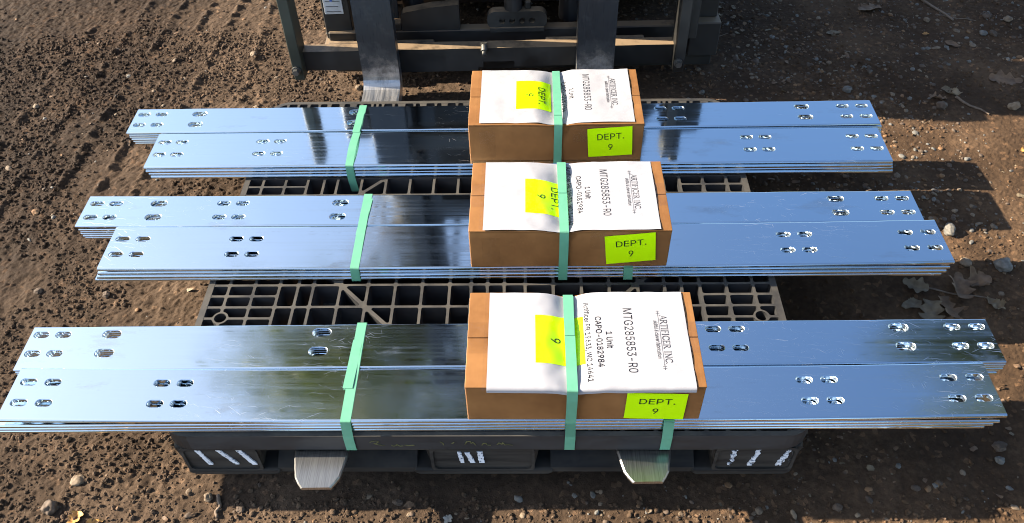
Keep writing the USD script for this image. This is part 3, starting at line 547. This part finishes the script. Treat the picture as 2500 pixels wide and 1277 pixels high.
def carton(key, lab, loc, W, D, Hh, us, e0, e1, sag, pl, hang, labq, lab_u, lab_v, dept_u, nine_u, vc, seed, strap_lab):
    t = thing('carton', lab, 'cardboard box', loc, group='cartons strapped on the bar bundles')
    H0 = Hh-.0042
    def dent(u, v):
        q = np.clip(v/D, 0, 1); w = np.where(u < us, .026, .022); a = np.abs(u-us)
        c = np.where(a < .0095, 1, np.exp(-((a-.0095)/w)**1.5)); edge = e0+(e1-e0)*q
        return c*(edge+(sag+.002-edge*.5)*np.sin(np.pi*q)**.8)
    def dz(u, v, z): return -dent(u, v)*np.clip((z-(Hh-.045))/.045, 0, 1)**1.5
    def wr(u, v): return .0017*(fbm(np.stack([u*18+seed, v*26, 0*u], -1), 3, seed)-.5)*2+.0036*np.exp(-((u-us-.005)/.06)**2)*(noise(np.stack([u*45+seed, v*30, 0*u], -1), seed+9)-.5)
    def warp(m, hold=False):
        v = np.array(m.vertices); v[:, 2] += dz(v[:, 0], v[:, 1], v[:, 2])
        v[:, 1] += .0018*np.sin(v[:, 0]/W*np.pi)*np.sin(np.clip(v[:, 2]/Hh, 0, 1)*np.pi)*np.where(v[:, 1] < D/2, -1, 1)+.0012*(noise(v*[14, 14, 20]+seed, seed)-.5)
        front = np.exp(-((v[:, 0]-us)/.02)**2)*np.clip((v[:, 2]-Hh*.35)/(Hh*.65), 0, 1)*(v[:, 1] < .01); v[:, 1] += .0035*front
        m.vertices = v; return m
    obj('body', warp(grid_box(W, D, H0, .0015, 44, 24, 14)), 'cardboard', t, smooth=30)
    for v0, v1 in ((-.0006, D/2-.0009), (D/2+.0009, D+.0006)):
        m = grid_box(W+.0012, v1-v0, .0038, .0011, 60, 14, 2); m.apply_translation([-.0006, v0, H0+.0003]); obj('top_flap', warp(m), 'cardboard', t, smooth=30)
    for ub in (-.0016, W+.0004):                                                      # corrugated end flaps showing at both ends
        m = grid_box(.0014, D*.94, H0*.95, .0005, 2, 10, 8); m.apply_translation([ub, D*.03, H0*.02]); obj('end_flap', warp(m), 'cardboard_edge', t, smooth=30)
    PWd, ztop = .362, lambda u, v: Hh+.0019+dz(u, v, np.full_like(u, Hh))+wr(u, v)
    def onto(x, y, lift):
        """points of the packing slip plane at (u, v); v below zero folds over the front edge"""
        u = np.asarray(x, float); v = np.asarray(y, float); rb = .004; s = np.maximum(-v, 0); th = np.minimum(s/rb, np.pi/2); ex = np.maximum(s-rb*np.pi/2, 0)
        z = ztop(u, np.maximum(v, 0))+lift
        yy = np.where(v >= 0, v, -(rb+lift)*np.sin(th)-.0015*(s > 0)*th); zz = np.where(v >= 0, z, z-(rb+lift)*(1-np.cos(th))-ex)
        return np.c_[u, yy, zz]
    NU, NV = 110, 66
    gu, gv = np.linspace(pl, pl+PWd, NU), np.linspace(-hang, D-.0015, NV)
    GU, GV = np.meshgrid(gu, gv, indexing='ij'); base = onto(GU.ravel(), GV.ravel(), 0).reshape(NU, NV, 3); above = onto(GU.ravel(), GV.ravel(), .001).reshape(NU, NV, 3)-base
    slip = RegularGridInterpolator((gu, gv), base, bounds_error=False, fill_value=None); upw = RegularGridInterpolator((gu, gv), above, bounds_error=False, fill_value=None)
    def onslip(x, y, lift): q = np.c_[x, y]; return slip(q)+upw(q)*(lift/.001)
    sl = obj('packing_slip', sheet(110, 66, lambda a, b: onto(pl+a*PWd, -hang+b*(D-.0015+hang), 0)), 'paper', t, smooth=True)
    def letter(m, u_base, v_start, length, cap, mt, stretch_to=True, name='printed_line', lift=.00022, par=sl):
        """lettering reading towards the viewer, tops to the right"""
        v = np.array(m.vertices); x0, x1 = v[:, 0].min(), v[:, 0].max(); k = length/(x1-x0)
        uu = u_base+v[:, 1]*cap; vv = v_start-(v[:, 0]-x0)*k; P_ = onslip(uu, vv, lift); P_[:, 2] += (v[:, 2] > .01)*.00008
        m = trimesh.Trimesh(P_, np.array(m.faces)[:, ::-1] if False else m.faces, process=False); return obj(name, m, mt, par)
    def flat(geom): m = extr(geom, 0, .02); return trimesh.Trimesh(*trimesh.remesh.subdivide_to_size(m.vertices, m.faces, max(.35, (m.vertices[:, 0].max()-m.vertices[:, 0].min())/40), max_iter=12), process=False)
    letter(text2d('MTG285853-R0'), pl+.2485, vc+.0735, .147, .0160, 'ink')
    letter(text2d('1 Unit', 0.0, True), pl+.2140, vc+.0195, .039, .0106, 'ink')
    letter(text2d('CAPO-0182984', 0.0, True), pl+.1960, vc+.0560, .117, .0106, 'ink')
    letter(text2d('Artificer PR 19633, WO 14641', 0.0, True), pl+.1765, vc+.0915, .182, .0092, 'ink')
    g, wd = serif('ARTIFICER INC.'); letter(flat(g), pl+.3150, vc+.0565, .112, .0118, 'ink_grey')
    letter(text2d('skilful & clever fabrication', .25, True), pl+.3025, vc+.0440, .087, .0068, 'ink_grey')
    o = [LineString([(0, 0), (126, 0)]).buffer(.32, cap_style=2)]
    for c0, d0 in ((-2, 1), (128, -1)):
        o += [LineString([(c0-2*d0, 0), (c0+9*d0, 0)]).buffer(.45), LineString([(c0, -3), (c0, 3)]).buffer(.5), LineString([(c0+4.5*d0, -3), (c0+4.5*d0, 3)]).buffer(.5), Point(c0+8*d0, 0).buffer(.9), Point(c0-2.5*d0, 0).buffer(.9)]
    letter(flat(affinity.scale(unary_union(o), 1, 1)), pl+.3120, vc+.0680, .136, .001, 'ink_grey', name='printed_rule')
    # lime label on the slip
    q = np.array(lab_u); vq = np.array(lab_v)
    lb = obj('slip_label', sheet(24, 24, lambda a, b: onslip((q[0]+(q[1]-q[0])*a), vq[0]+(vq[1]-vq[0])*b+.004*a*np.sin(seed), .0005)), 'lime_label', t, smooth=True)
    if dept_u: letter(text2d('DEPT.'), dept_u, (vq[0]+vq[1])/2+.034, .068, .0165, 'ink_green', par=lb, lift=.0008, name='label_text')
    letter(text2d('9'), nine_u, (vq[0]+vq[1])/2+.006, .0115, .0175, 'ink_green', par=lb, lift=.0008, name='label_text')
    obj('clear_sleeve', sheet(100, 60, lambda a, b: onto(pl-.008+a*(PWd+.010), -hang*.98-.002+b*(D-.001+hang), .0017)+np.c_[0*a, 0*a, .0006*noise(np.c_[a*60, b*35, 0*a], seed)]), 'clear_film', t, smooth=True)
    for u0, u1 in ((0.001, pl-.001), (pl+PWd+.001, W-.001)):                          # packing tape along the seam at both ends
        obj('clear_tape', sheet(8, 24, lambda a, b: np.c_[u0+(u1-u0)*a, D*.5-.036+.072*b, Hh+.0006+dz(u0+(u1-u0)*a, D*.5-.036+.072*b, np.full_like(a, Hh))+.0005*noise(np.c_[a*5, b*14, 0*a]+seed, seed)]), 'clear_film', t, smooth=True)
    # lime label on the front face: corners TL TR BR BL as (u, z)
    Q = np.array(labq, float)-[loc[0], loc[2]]
    def face(a, b, lift): return np.c_[(Q[3]*(1-a)[:, None]+Q[2]*a[:, None])*(1-b)[:, None]+(Q[0]*(1-a)[:, None]+Q[1]*a[:, None])*b[:, None]]
    def fpt(a, b, lift):
        p = face(a, b, 0); yb = -.0018*np.sin(np.clip(p[:, 0]/W, 0, 1)*np.pi)*np.sin(np.clip(p[:, 1]/Hh, 0, 1)*np.pi)-.0014
        return np.c_[p[:, 0], yb-lift-.0004*noise(np.c_[a*4, b*5, 0*a]+seed, 4), p[:, 1]]
    rr = rrect(0, 1, 0, 1, .03); gx_, gy_ = np.meshgrid(np.linspace(0, 1, 26), np.linspace(0, 1, 22))
    fl = obj('front_label', sheet(26, 22, lambda a, b: fpt(a, b, .0003)), 'lime_label', t, smooth=True)
    for s, a0, wa, b0, hb in (('DEPT.', .215, .60, .60, .20), ('9', .46, .095, .22, .21)):
        m = text2d(s); v = np.array(m.vertices); x0, x1 = v[:, 0].min(), v[:, 0].max(); y0 = 0 if s != '9' else 0
        Pp = fpt(a0+(v[:, 0]-x0)/(x1-x0)*wa, b0+(v[:, 1]-y0)*hb, .0006); Pp[:, 1] -= (v[:, 2] > .01)*.00015; obj('label_text', trimesh.Trimesh(Pp, m.faces, process=False), 'ink_green', fl)
    if key != 'near':
        for a0, a1, b0, b1 in ((.06, .15, .12, .86), (.60, .68, .55, 1.0)):
            obj('clear_tape', sheet(12, 12, lambda a, b: np.c_[W*(a0+(a1-a0)*a), -.0018*np.sin((a0+(a1-a0)*a)*np.pi)*np.sin((b0+(b1-b0)*b)*np.pi)-.0022-.0006*noise(np.c_[a*4, b*6, 0*a]+seed, 6), Hh*(b0+(b1-b0)*b)*.97]), 'clear_film', t, smooth=True)
    return t
ZB = PZ+.0386
carton('near', 'open edged cardboard box on the nearest bars, its white slip folded over the front', (-.0285, -.5125, ZB), .4165, .2180, .1000, .1855, .006, .012, .0065, .0370, .013, [(.2528, .2737), (.3588, .2696), (.3587, .1905), (.2519, .1955)],
       (.1225, .2110), (.162, .051), None, .1505, .1020, 3, '')
carton('middle', 'cardboard box in the middle of the row, slip ending at its front edge', (-.0390, -.1315, ZB), .4130, .2170, .1060, .1950, .008, .006, .0090, .0285, .0, [(.2379, .2791), (.3410, .2898), (.3485, .2094), (.2462, .1977)],
       (.1150, .2050), (.160, .053), .1700, .1400, .1150, 5, '')
carton('far', 'farthest cardboard box, touching the bars nearest the forklift', (-.0560, .2210, ZB), .4080, .2220, .1080, .2090, .006, .008, .0120, .0250, -.004, [(.2208, .2832), (.3248, .2904), (.3309, .2066), (.2266, .2002)],
       (.1105, .1945), (.172, .058), .1640, .1345, .1250, 8, '')

# ------------------------------------------------------------------ green strapping
def ribbon(path, width, thick=.0009, closed=True):
    """band following a path of (x, y, z) centres in a y-z loop; width runs along x"""
    p = np.asarray(path, float); n = len(p)
    d = np.roll(p, -1, 0)-np.roll(p, 1, 0) if closed else np.gradient(p, axis=0); d /= np.linalg.norm(d, axis=1)[:, None]
    nrm = np.cross(d, [1.0, 0, 0]); nrm /= np.linalg.norm(nrm, axis=1)[:, None]; wv = np.cross(nrm, d)
    V = np.stack([p-wv*width/2-nrm*thick/2, p+wv*width/2-nrm*thick/2, p+wv*width/2+nrm*thick/2, p-wv*width/2+nrm*thick/2], 1).reshape(-1, 3)
    Fq = []
    for i in range(n if closed else n-1):
        j = (i+1) % n
        for k in range(4): Fq.append([i*4+k, i*4+(k+1) % 4, j*4+(k+1) % 4, j*4+k])
    if not closed: Fq += [[3, 2, 1, 0], [4*n-4, 4*n-3, 4*n-2, 4*n-1]]
    return (V, np.array(Fq)[:, ::-1])
def rounded_loop(pts, r=.004, k=4, fine=.02):
    pts = [np.array(q, float) for q in pts]; out = []; n = len(pts)
    for i in range(n):
        a, b, c = pts[i-1], pts[i], pts[(i+1) % n]; u = (a-b)/np.linalg.norm(a-b); w = (c-b)/np.linalg.norm(c-b); rr = min(r, .45*np.linalg.norm(a-b), .45*np.linalg.norm(c-b))
        for s in np.linspace(0, 1, k): out.append((1-s)**2*(b+u*rr)+2*s*(1-s)*b+s*s*(b+w*rr))
        L = np.linalg.norm(c-b); m = int(L/fine)
        out += [b+(c-b)*s for s in np.linspace(.15, .85, m)] if m > 1 else []
    return np.array(out)
def strap(lab, xc, pts, tail=None, w=.0190, bulge=None):
    t = thing('strap', lab, 'strap', group='green plastic straps around the bundles')
    P_ = rounded_loop([(xc+dx, y, z) for dx, y, z in pts])
    if bulge is not None:
        y0, y1, hgt = bulge; on = (P_[:, 1] > y0) & (P_[:, 1] < y1) & (P_[:, 2] > .18); P_[on, 2] += hgt*np.sin(np.pi*(P_[on, 1]-y0)/(y1-y0))
    obj('band', ribbon(P_, w), 'strap_green', t, smooth=40)
    if tail:
        y0, y1, z0, z1, dx0, dx1 = tail; s = np.linspace(0, 1, 10)
        obj('overlapping_end', ribbon(np.c_[xc+dx0+(dx1-dx0)*s, y0+(y1-y0)*s, z0+(z1-z0)*s+.0012+.0006*np.sin(9*s)], w*.97, closed=False), 'strap_green', t, smooth=40)
    return t
zt = ZB+.0013
def around_deck(yb, yf, z=zt, low=.1035, dk=-PD-.0018): return [(0, yb, low), (0, yb, .155), (0, yb, z), (0, yf, z), (0, yf-.001, .188), (0, dk if dk is not None else yf, .147), (0, dk if dk is not None else yf, low), (0, dk+.02 if dk is not None else yf+.02, low-.003)]
strap('green strap around the nearest bundle left of its box', -.252, around_deck(-.2835, -.5175), (-.33, -.445, zt, zt, -.002, -.006), bulge=(-.40, -.29, .0015))
strap('green strap around the nearest bundle partly under the right end of its box', .3345, around_deck(-.2835, -.5175))
strap('green strap around the middle bundle left of its box', -.289, [(0, .1045, .1490), (0, .1045, zt), (0, -.1350, zt), (-.001, -.1360, .1490)], (.085, -.035, zt, zt, .0035, -.0015), bulge=(-.10, .09, .002))
strap('green strap end showing under the front right of the middle box', .294, [(0, .1045, .1490), (0, .1045, zt), (0, -.1350, zt), (.001, -.1360, .1490)])
strap('green strap around the farthest bundle left of its box', -.347, [(0, .4525, .1490), (0, .4525, zt), (-.002, .2055, zt), (-.002, .2045, .150), (.003, .2000, .112), (.006, .215, .100), (.003, .43, .100)], (.415, .335, zt, zt, -.001, -.003), bulge=(.215, .33, .0075))
def box_strap(lab, xc, loc, D, Hh, e0, e1, back, front_low, tail_v, deck):
    y0, z0 = loc[1], loc[2]; zf, zb = z0+Hh-e0+.0062, z0+Hh-e1+.0062
    yfr = y0-(.0105 if deck else .0035)
    if deck: pts = [(0, back, .1035), (0, back, .19), (0, y0+D+.0015, z0+.002), (0, y0+D+.0015, zb), (0, yfr+.002, zf), (0, yfr, zf-.03), (0, y0-.0045, .186), (0, -PD-.0018, .147), (0, -PD-.0018, .1035), (0, -PD+.02, .1005)]
    else: pts = [(0, back, .149), (0, back, .19), (0, y0+D+.0015, z0+.002), (0, y0+D+.0015, zb), (0, yfr+.002, zf), (0, yfr, zf-.03), (0, y0-.0045, .186), (0, front_low, .149)]
    return strap(lab, xc, pts, (y0+D*tail_v, y0+D*(tail_v-.45), zb+(zf-zb)*(1-tail_v), zb+(zf-zb)*(1.45-tail_v), .0008, -.0005))
box_strap('green strap over the middle of the nearest box', .157, (0, -.5125, ZB), .2180, .1000, .007, .013, -.2835, 0, .98, True)
box_strap('green strap over the middle box of the three', .1555, (0, -.1315, ZB), .2170, .1060, .009, .006, .1045, -.1360, .98, False)
box_strap('green strap over the farthest box', .1530, (0, .2210, ZB), .2220, .1080, .006, .009, .4525, .2045, .60, False)

# ------------------------------------------------------------------ forklift (its own frame: origin at the front of the fork shanks)
fl = thing('forklift', 'black forklift carriage and mast with two steel forks under the pallet', 'forklift', (0, .69, 0), 1.12)
def fork(x0, x1):
    w = (x1-x0)/2; xc = (x0+x1)/2
    zt_, tk = .093, .040
    side = [(.0, .62), (.0, zt_+.035)] + [(-.035+.035*math.cos(a), zt_+.035-.035*math.sin(a)) for a in np.linspace(.2, np.pi/2, 6)]
    sh = Polygon(side+[(-.10, zt_), (-.10, zt_-tk+.002), (.0, zt_-tk), (.02, zt_-tk+.006), (.036, zt_-tk+.022), (.042, zt_-tk+.05), (.042, .62)])
    m = extr_x(sh, x0, x1); obj_ = obj('fork', bevel(m, x0, x1), 'fork_steel', fl)
    # blade: tapering, with a rounded tip
    tip = 1.280; n = 8
    L = np.r_[.098, np.linspace(.2, 1.18, 6), 1.215, 1.24, 1.258, 1.270, 1.278, tip]; V = []
    for s in L:
        h = max(tk-.031*max(0, (s-.1))/1.15, .010); k = w-(0 if s < 1.20 else .016*((s-1.20)/(tip-1.20))**1.3+max(0, .009*((s-1.262)/.018))**1.0*(s > 1.262)); c = .003
        V += [(xc-k+c, -s, zt_), (xc+k-c, -s, zt_), (xc+k, -s, zt_-c), (xc+k, -s, zt_-h+.002), (xc-k, -s, zt_-h+.002), (xc-k, -s, zt_-c)]
    Fq = []; N = len(L)
    for i in range(N-1):
        for j in range(6): Fq.append([i*6+j, i*6+(j+1) % 6, (i+1)*6+(j+1) % 6, (i+1)*6+j])
    tri = [[0, 2, 1], [0, 3, 2], [0, 4, 3], [0, 5, 4]]; e = (N-1)*6; Fq = np.array(Fq); Fq = np.vstack([Fq[:, [0, 1, 2]], Fq[:, [0, 2, 3]], [[a, c, b] for a, b, c in tri], [[e+a, e+b, e+c] for a, b, c in tri]])
    b = obj('blade', trimesh.Trimesh(V, Fq, process=False), 'blade_steel', obj_)
def bevel(m, x0, x1):
    return m
fork(-.3885, -.2835); fork(.2215, .3265)
G = 'lift_black'
# lower carriage bar with raised lips and a notch
bar = Polygon([(-.585, .118), (-.330, .118), (-.318, .106), (-.06, .106), (-.06, .118), (-.045, .118), (-.045, .136), (.045, .136), (.045, .118), (.300, .120), (.525, .120), (.525, .180), (-.585, .180)])
obj('carriage_bar', extr_y(bar, .043, .082), G, fl)
for a, b in ((-.490, -.185), (.135, .420)): obj('carriage_lip', bx(a, b, .0825, .100, .150, .1795, .003), G, fl)
obj('carriage_back_bar', bx(-.500, .640, .150, .185, .040, .176, .003), G, fl)
obj('upper_carriage_bar', bx(-.400, .450, .045, .085, .500, .560, .003), G, fl)
for a, b in ((-.356, -.316), (.254, .294)): obj('carriage_upright', bx(a, b, .088, .125, .18, .52, .002), 'lift_dark', fl)
for a, b, mt in ((-.5875, -.5575, 'lift_green_black'), (.4990, .5290, G)):
    pst = obj('backrest_post', bx(a, b, .010, .080, .108, .585, .002), mt, fl)
    c = (a+b)/2-.004
    obj('washer', cyl((c, .004, .142), (c, .0105, .142), .0125, 20), 'worn_bolt', pst); obj('bolt', cyl((c, -.007, .142), (c, .0045, .142), .0095, 6), 'worn_bolt', pst)
# outer columns beside the mast
lc = obj('side_column', bx(-.508, -.428, .160, .260, .150, .60, .003), G, fl)
obj('column_foot', bx(-.513, -.426, .128, .262, .118, .1495, .003), G, fl)
rc = obj('side_column', bx(.575, .640, .160, .260, .195, .60, .003), G, fl)
obj('column_foot', bx(.560, .648, .128, .262, .085, .1945, .003), G, fl)
obj('side_plate', bx(.5305, .556, .030, .300, .205, .620, .002), G, fl)
pl_ = obj('data_plate', bx(-.500, -.446, .1575, .1597, .232, .330, .0006), 'plate_white', lc)
for k in range(5): obj('plate_line', bx(-.494, -.452-.006*(k % 2), .1566, .1573, .240+.016*k, .2416+.016*k), 'ink_grey', lc)
obj('plate_stamp', bx(-.480, -.473, .1564, .1572, .272, .284), 'plate_blue', lc)
# gusset, small block, drilled bracket and the grease fitting in the middle
gus = Polygon([(-.282, .172), (-.282, .222), (-.276, .232), (-.266, .236), (-.19, .250), (-.112, .256), (-.112, .172)])
obj('gusset', extr_y(gus, .152, .184), G, fl)
obj('small_block', bx(-.315, -.2835, .152, .180, .176, .200, .002), G, fl)
hol4 = unary_union([Point(.012+.029*k, .208).buffer(.0085, quad_segs=6) for k in range(4)])
obj('drilled_bracket', extr_y(rrect(-.031, .142, .182, .238, .024).difference(hol4), .140, .168), G, fl)
obj('bracket_foot', bx(-.024, .135, .132, .1395, .1765, .190, .001), G, fl)
for k in range(2): obj('bolt', cyl((.012+.029*k, .150, .208), (.012+.029*k, .172, .208), .0055, 8), 'worn_bolt', fl)
obj('lift_rod', cyl((.045, .162, .2385), (.045, .162, .62), .026, 20), 'lift_dark', fl, smooth=40)
obj('hose_lug', bx(.078, .096, .150, .166, .2385, .262, .003), G, fl)
gf = obj('grease_fitting', cyl((-.040, .050, .180), (-.040, .050, .196), .0095, 8), 'worn_bolt', fl)
obj('fitting_collar', cyl((-.040, .046, .186), (-.040, .030, .178), .0095, 14), 'worn_bolt', gf); obj('fitting_nozzle', cyl((-.040, .031, .178), (-.040, .018, .172), .0062, 12), 'worn_bolt', gf)
# mast, running up out of the picture (mirrored in the far bars)
for x in (-.345, .295):
    obj('mast_rail', cat_([bx(x, x+.05, .20, .215, .19, 2.05), bx(x+.018, x+.032, .215, .30, .19, 2.05), bx(x, x+.05, .30, .315, .19, 2.05)]), 'lift_dark', fl)
for x in (-.255, .215): obj('lift_cylinder', cyl((x, .26, .15), (x, .26, 1.75), .032, 20), 'lift_dark', fl, smooth=40)
for x in (-.235, .195): obj('lift_chain', bx(x-.012, x+.012, .232, .242, .5, 1.9), 'lift_dark', fl)
for z in (.95, 1.99): obj('mast_crossbar', bx(-.290, .290, .23, .29, z, z+.09), 'lift_dark', fl)
obj('hydraulic_hose', tube([(.02+.02*math.sin(6*s), .245, .3+1.55*s) for s in np.linspace(0, 1, 16)], .011, 8), 'rubber', fl, smooth=True)
body = obj('body', cat_([bx(-.50, .54, .36, 2.25, .13, .72, .03), bx(-.48, .52, .40, 1.02, .719, 1.12, .04), bx(-.48, .52, 1.25, 2.25, .719, 1.08, .06)]), 'lift_dark', fl)
obj('counterweight', bx(-.45, .47, 2.25, 2.75, .2, 1.05, .06), 'lift_dark', fl)
for x in (-.655, .545):
    for y, r in ((.80, .27), (2.1, .23)):
        w = obj('wheel', cyl((x, y, r), (x+.15, y, r), r, 32), 'rubber', fl, smooth=40); obj('rim', cyl((x-.004, y, r), (x+.154, y, r), r*.55, 20), 'lift_dark', w, smooth=40)
for x in (-.42, .42):
    obj('guard_pillar', tube([(x, .72, 1.1), (x*.98, .84, 1.6), (x*.95, .92, 2.12)], .028, 10), 'lift_dark', fl, smooth=True); obj('guard_pillar', tube([(x, 2.2, 1.0), (x*.98, 2.1, 1.6), (x*.95, 2.02, 2.12)], .028, 10), 'lift_dark', fl, smooth=True)
obj('guard_frame', cat_([bx(-.43, .43, .88, .94, 2.12, 2.17), bx(-.43, .43, 1.98, 2.04, 2.12, 2.17), bx(-.43, -.38, .94, 1.98, 2.12, 2.17), bx(.38, .43, .94, 1.98, 2.12, 2.17)]), 'lift_dark', fl)
for k in range(6): obj('guard_slat', bx(-.30+.115*k, -.27+.115*k, .94, 1.98, 2.125, 2.165), 'lift_dark', fl)
obj('seat', cat_([bx(-.22, .22, 1.35, 1.80, .86, .98, .03), bx(-.22, .22, 1.76, 1.90, .98, 1.45, .04)]), 'rubber', fl)
st = trimesh.creation.torus(.17, .015); st.apply_transform(trimesh.transformations.rotation_matrix(.7, [1, 0, 0])); st.apply_translation([0, 1.02, 1.12]); obj('steering_wheel', st, 'rubber', fl, smooth=True)

# ------------------------------------------------------------------ trees that stand round the yard, mirrored in the bars
def tree(lab, base, top, r, n, seed, squash=1.0):
    rr = np.random.default_rng(seed); base = np.array(base, float); top = np.array(top, float); g = np.random.default_rng(seed+1)
    t = thing('tree', lab, 'tree', tuple(base))
    d = top-base; s = np.linspace(0, 1, 10); tr = d[None]*s[:, None]+np.c_[.25*np.sin(3*s), .2*np.sin(2.2*s+1), 0*s]
    mm = [tube(tr, np.linspace(.26, .06, 10), 10)]
    for k in range(12):
        a = g.uniform(0, 2*np.pi); p0 = tr[int(g.uniform(5, 9))]; p1 = d+np.array([math.cos(a), math.sin(a), g.uniform(-.3, .6)])*r*g.uniform(.5, .9)
        mid = (p0+p1)/2+[0, 0, .3]; mm.append(tube(np.array([p0, mid, p1]), np.array([.06, .035, .012]), 6))
    obj('trunk', cat_(mm), 'bark', t, smooth=True)
    cl = rr.normal(0, 1, (26, 3)); cl = cl/np.linalg.norm(cl, axis=1)[:, None]*(r*rr.uniform(.35, 1.0, (26, 1)))*[1, 1, squash]
    c = cl[rr.integers(0, 26, n)]+rr.normal(0, r*.17, (n, 3)); c += d
    a = rr.normal(0, 1, (n, 3)); a /= np.linalg.norm(a, axis=1)[:, None]; b = np.cross(a, rr.normal(0, 1, (n, 3))); b /= np.linalg.norm(b, axis=1)[:, None]
    sz = rr.uniform(.05, .10, (n, 1))*(r/1.6); V = np.stack([c-a*sz, c+b*sz*.5, c+a*sz, c-b*sz*.5], 1).reshape(-1, 3); i = np.arange(n)*4
    obj('crown', (V, np.stack([i, i+1, i+2, i+3], 1)), 'tree_leaf', t)
    return t
tree('tall leafy tree behind the forklift, mirrored dark green in the nearest bars', (-1.9, 7.6, 0), (-1.75, 6.4, 9.6), 2.3, 5200, 3)
tree('leafy tree off to the right, mirrored at the right ends of the nearest bars', (7.2, 6.0, 0), (5.9, 4.9, 7.6), 1.3, 4500, 5)
for k, (bx_, by_, h_, r_k) in enumerate(((-5.0, -10.5, 3.8, 1.9), (.3, -9.2, 3.4, 1.8), (5.6, -8.2, 4.2, 2.1), (8.6, -2.6, 6.0, 2.6), (9.8, 1.8, 4.6, 2.2))):
    tree(('leafy tree behind the camera, left of two others', 'leafy tree straight behind the camera', 'leafy tree behind the camera, on its right side', 'leafy tree beyond the right edge, level with the near bars', 'low leafy tree beyond the right edge, level with the forklift')[k], (bx_, by_, 0), (bx_+.2, by_, h_*.62), r_k, 9000, 20+k, 1.25)
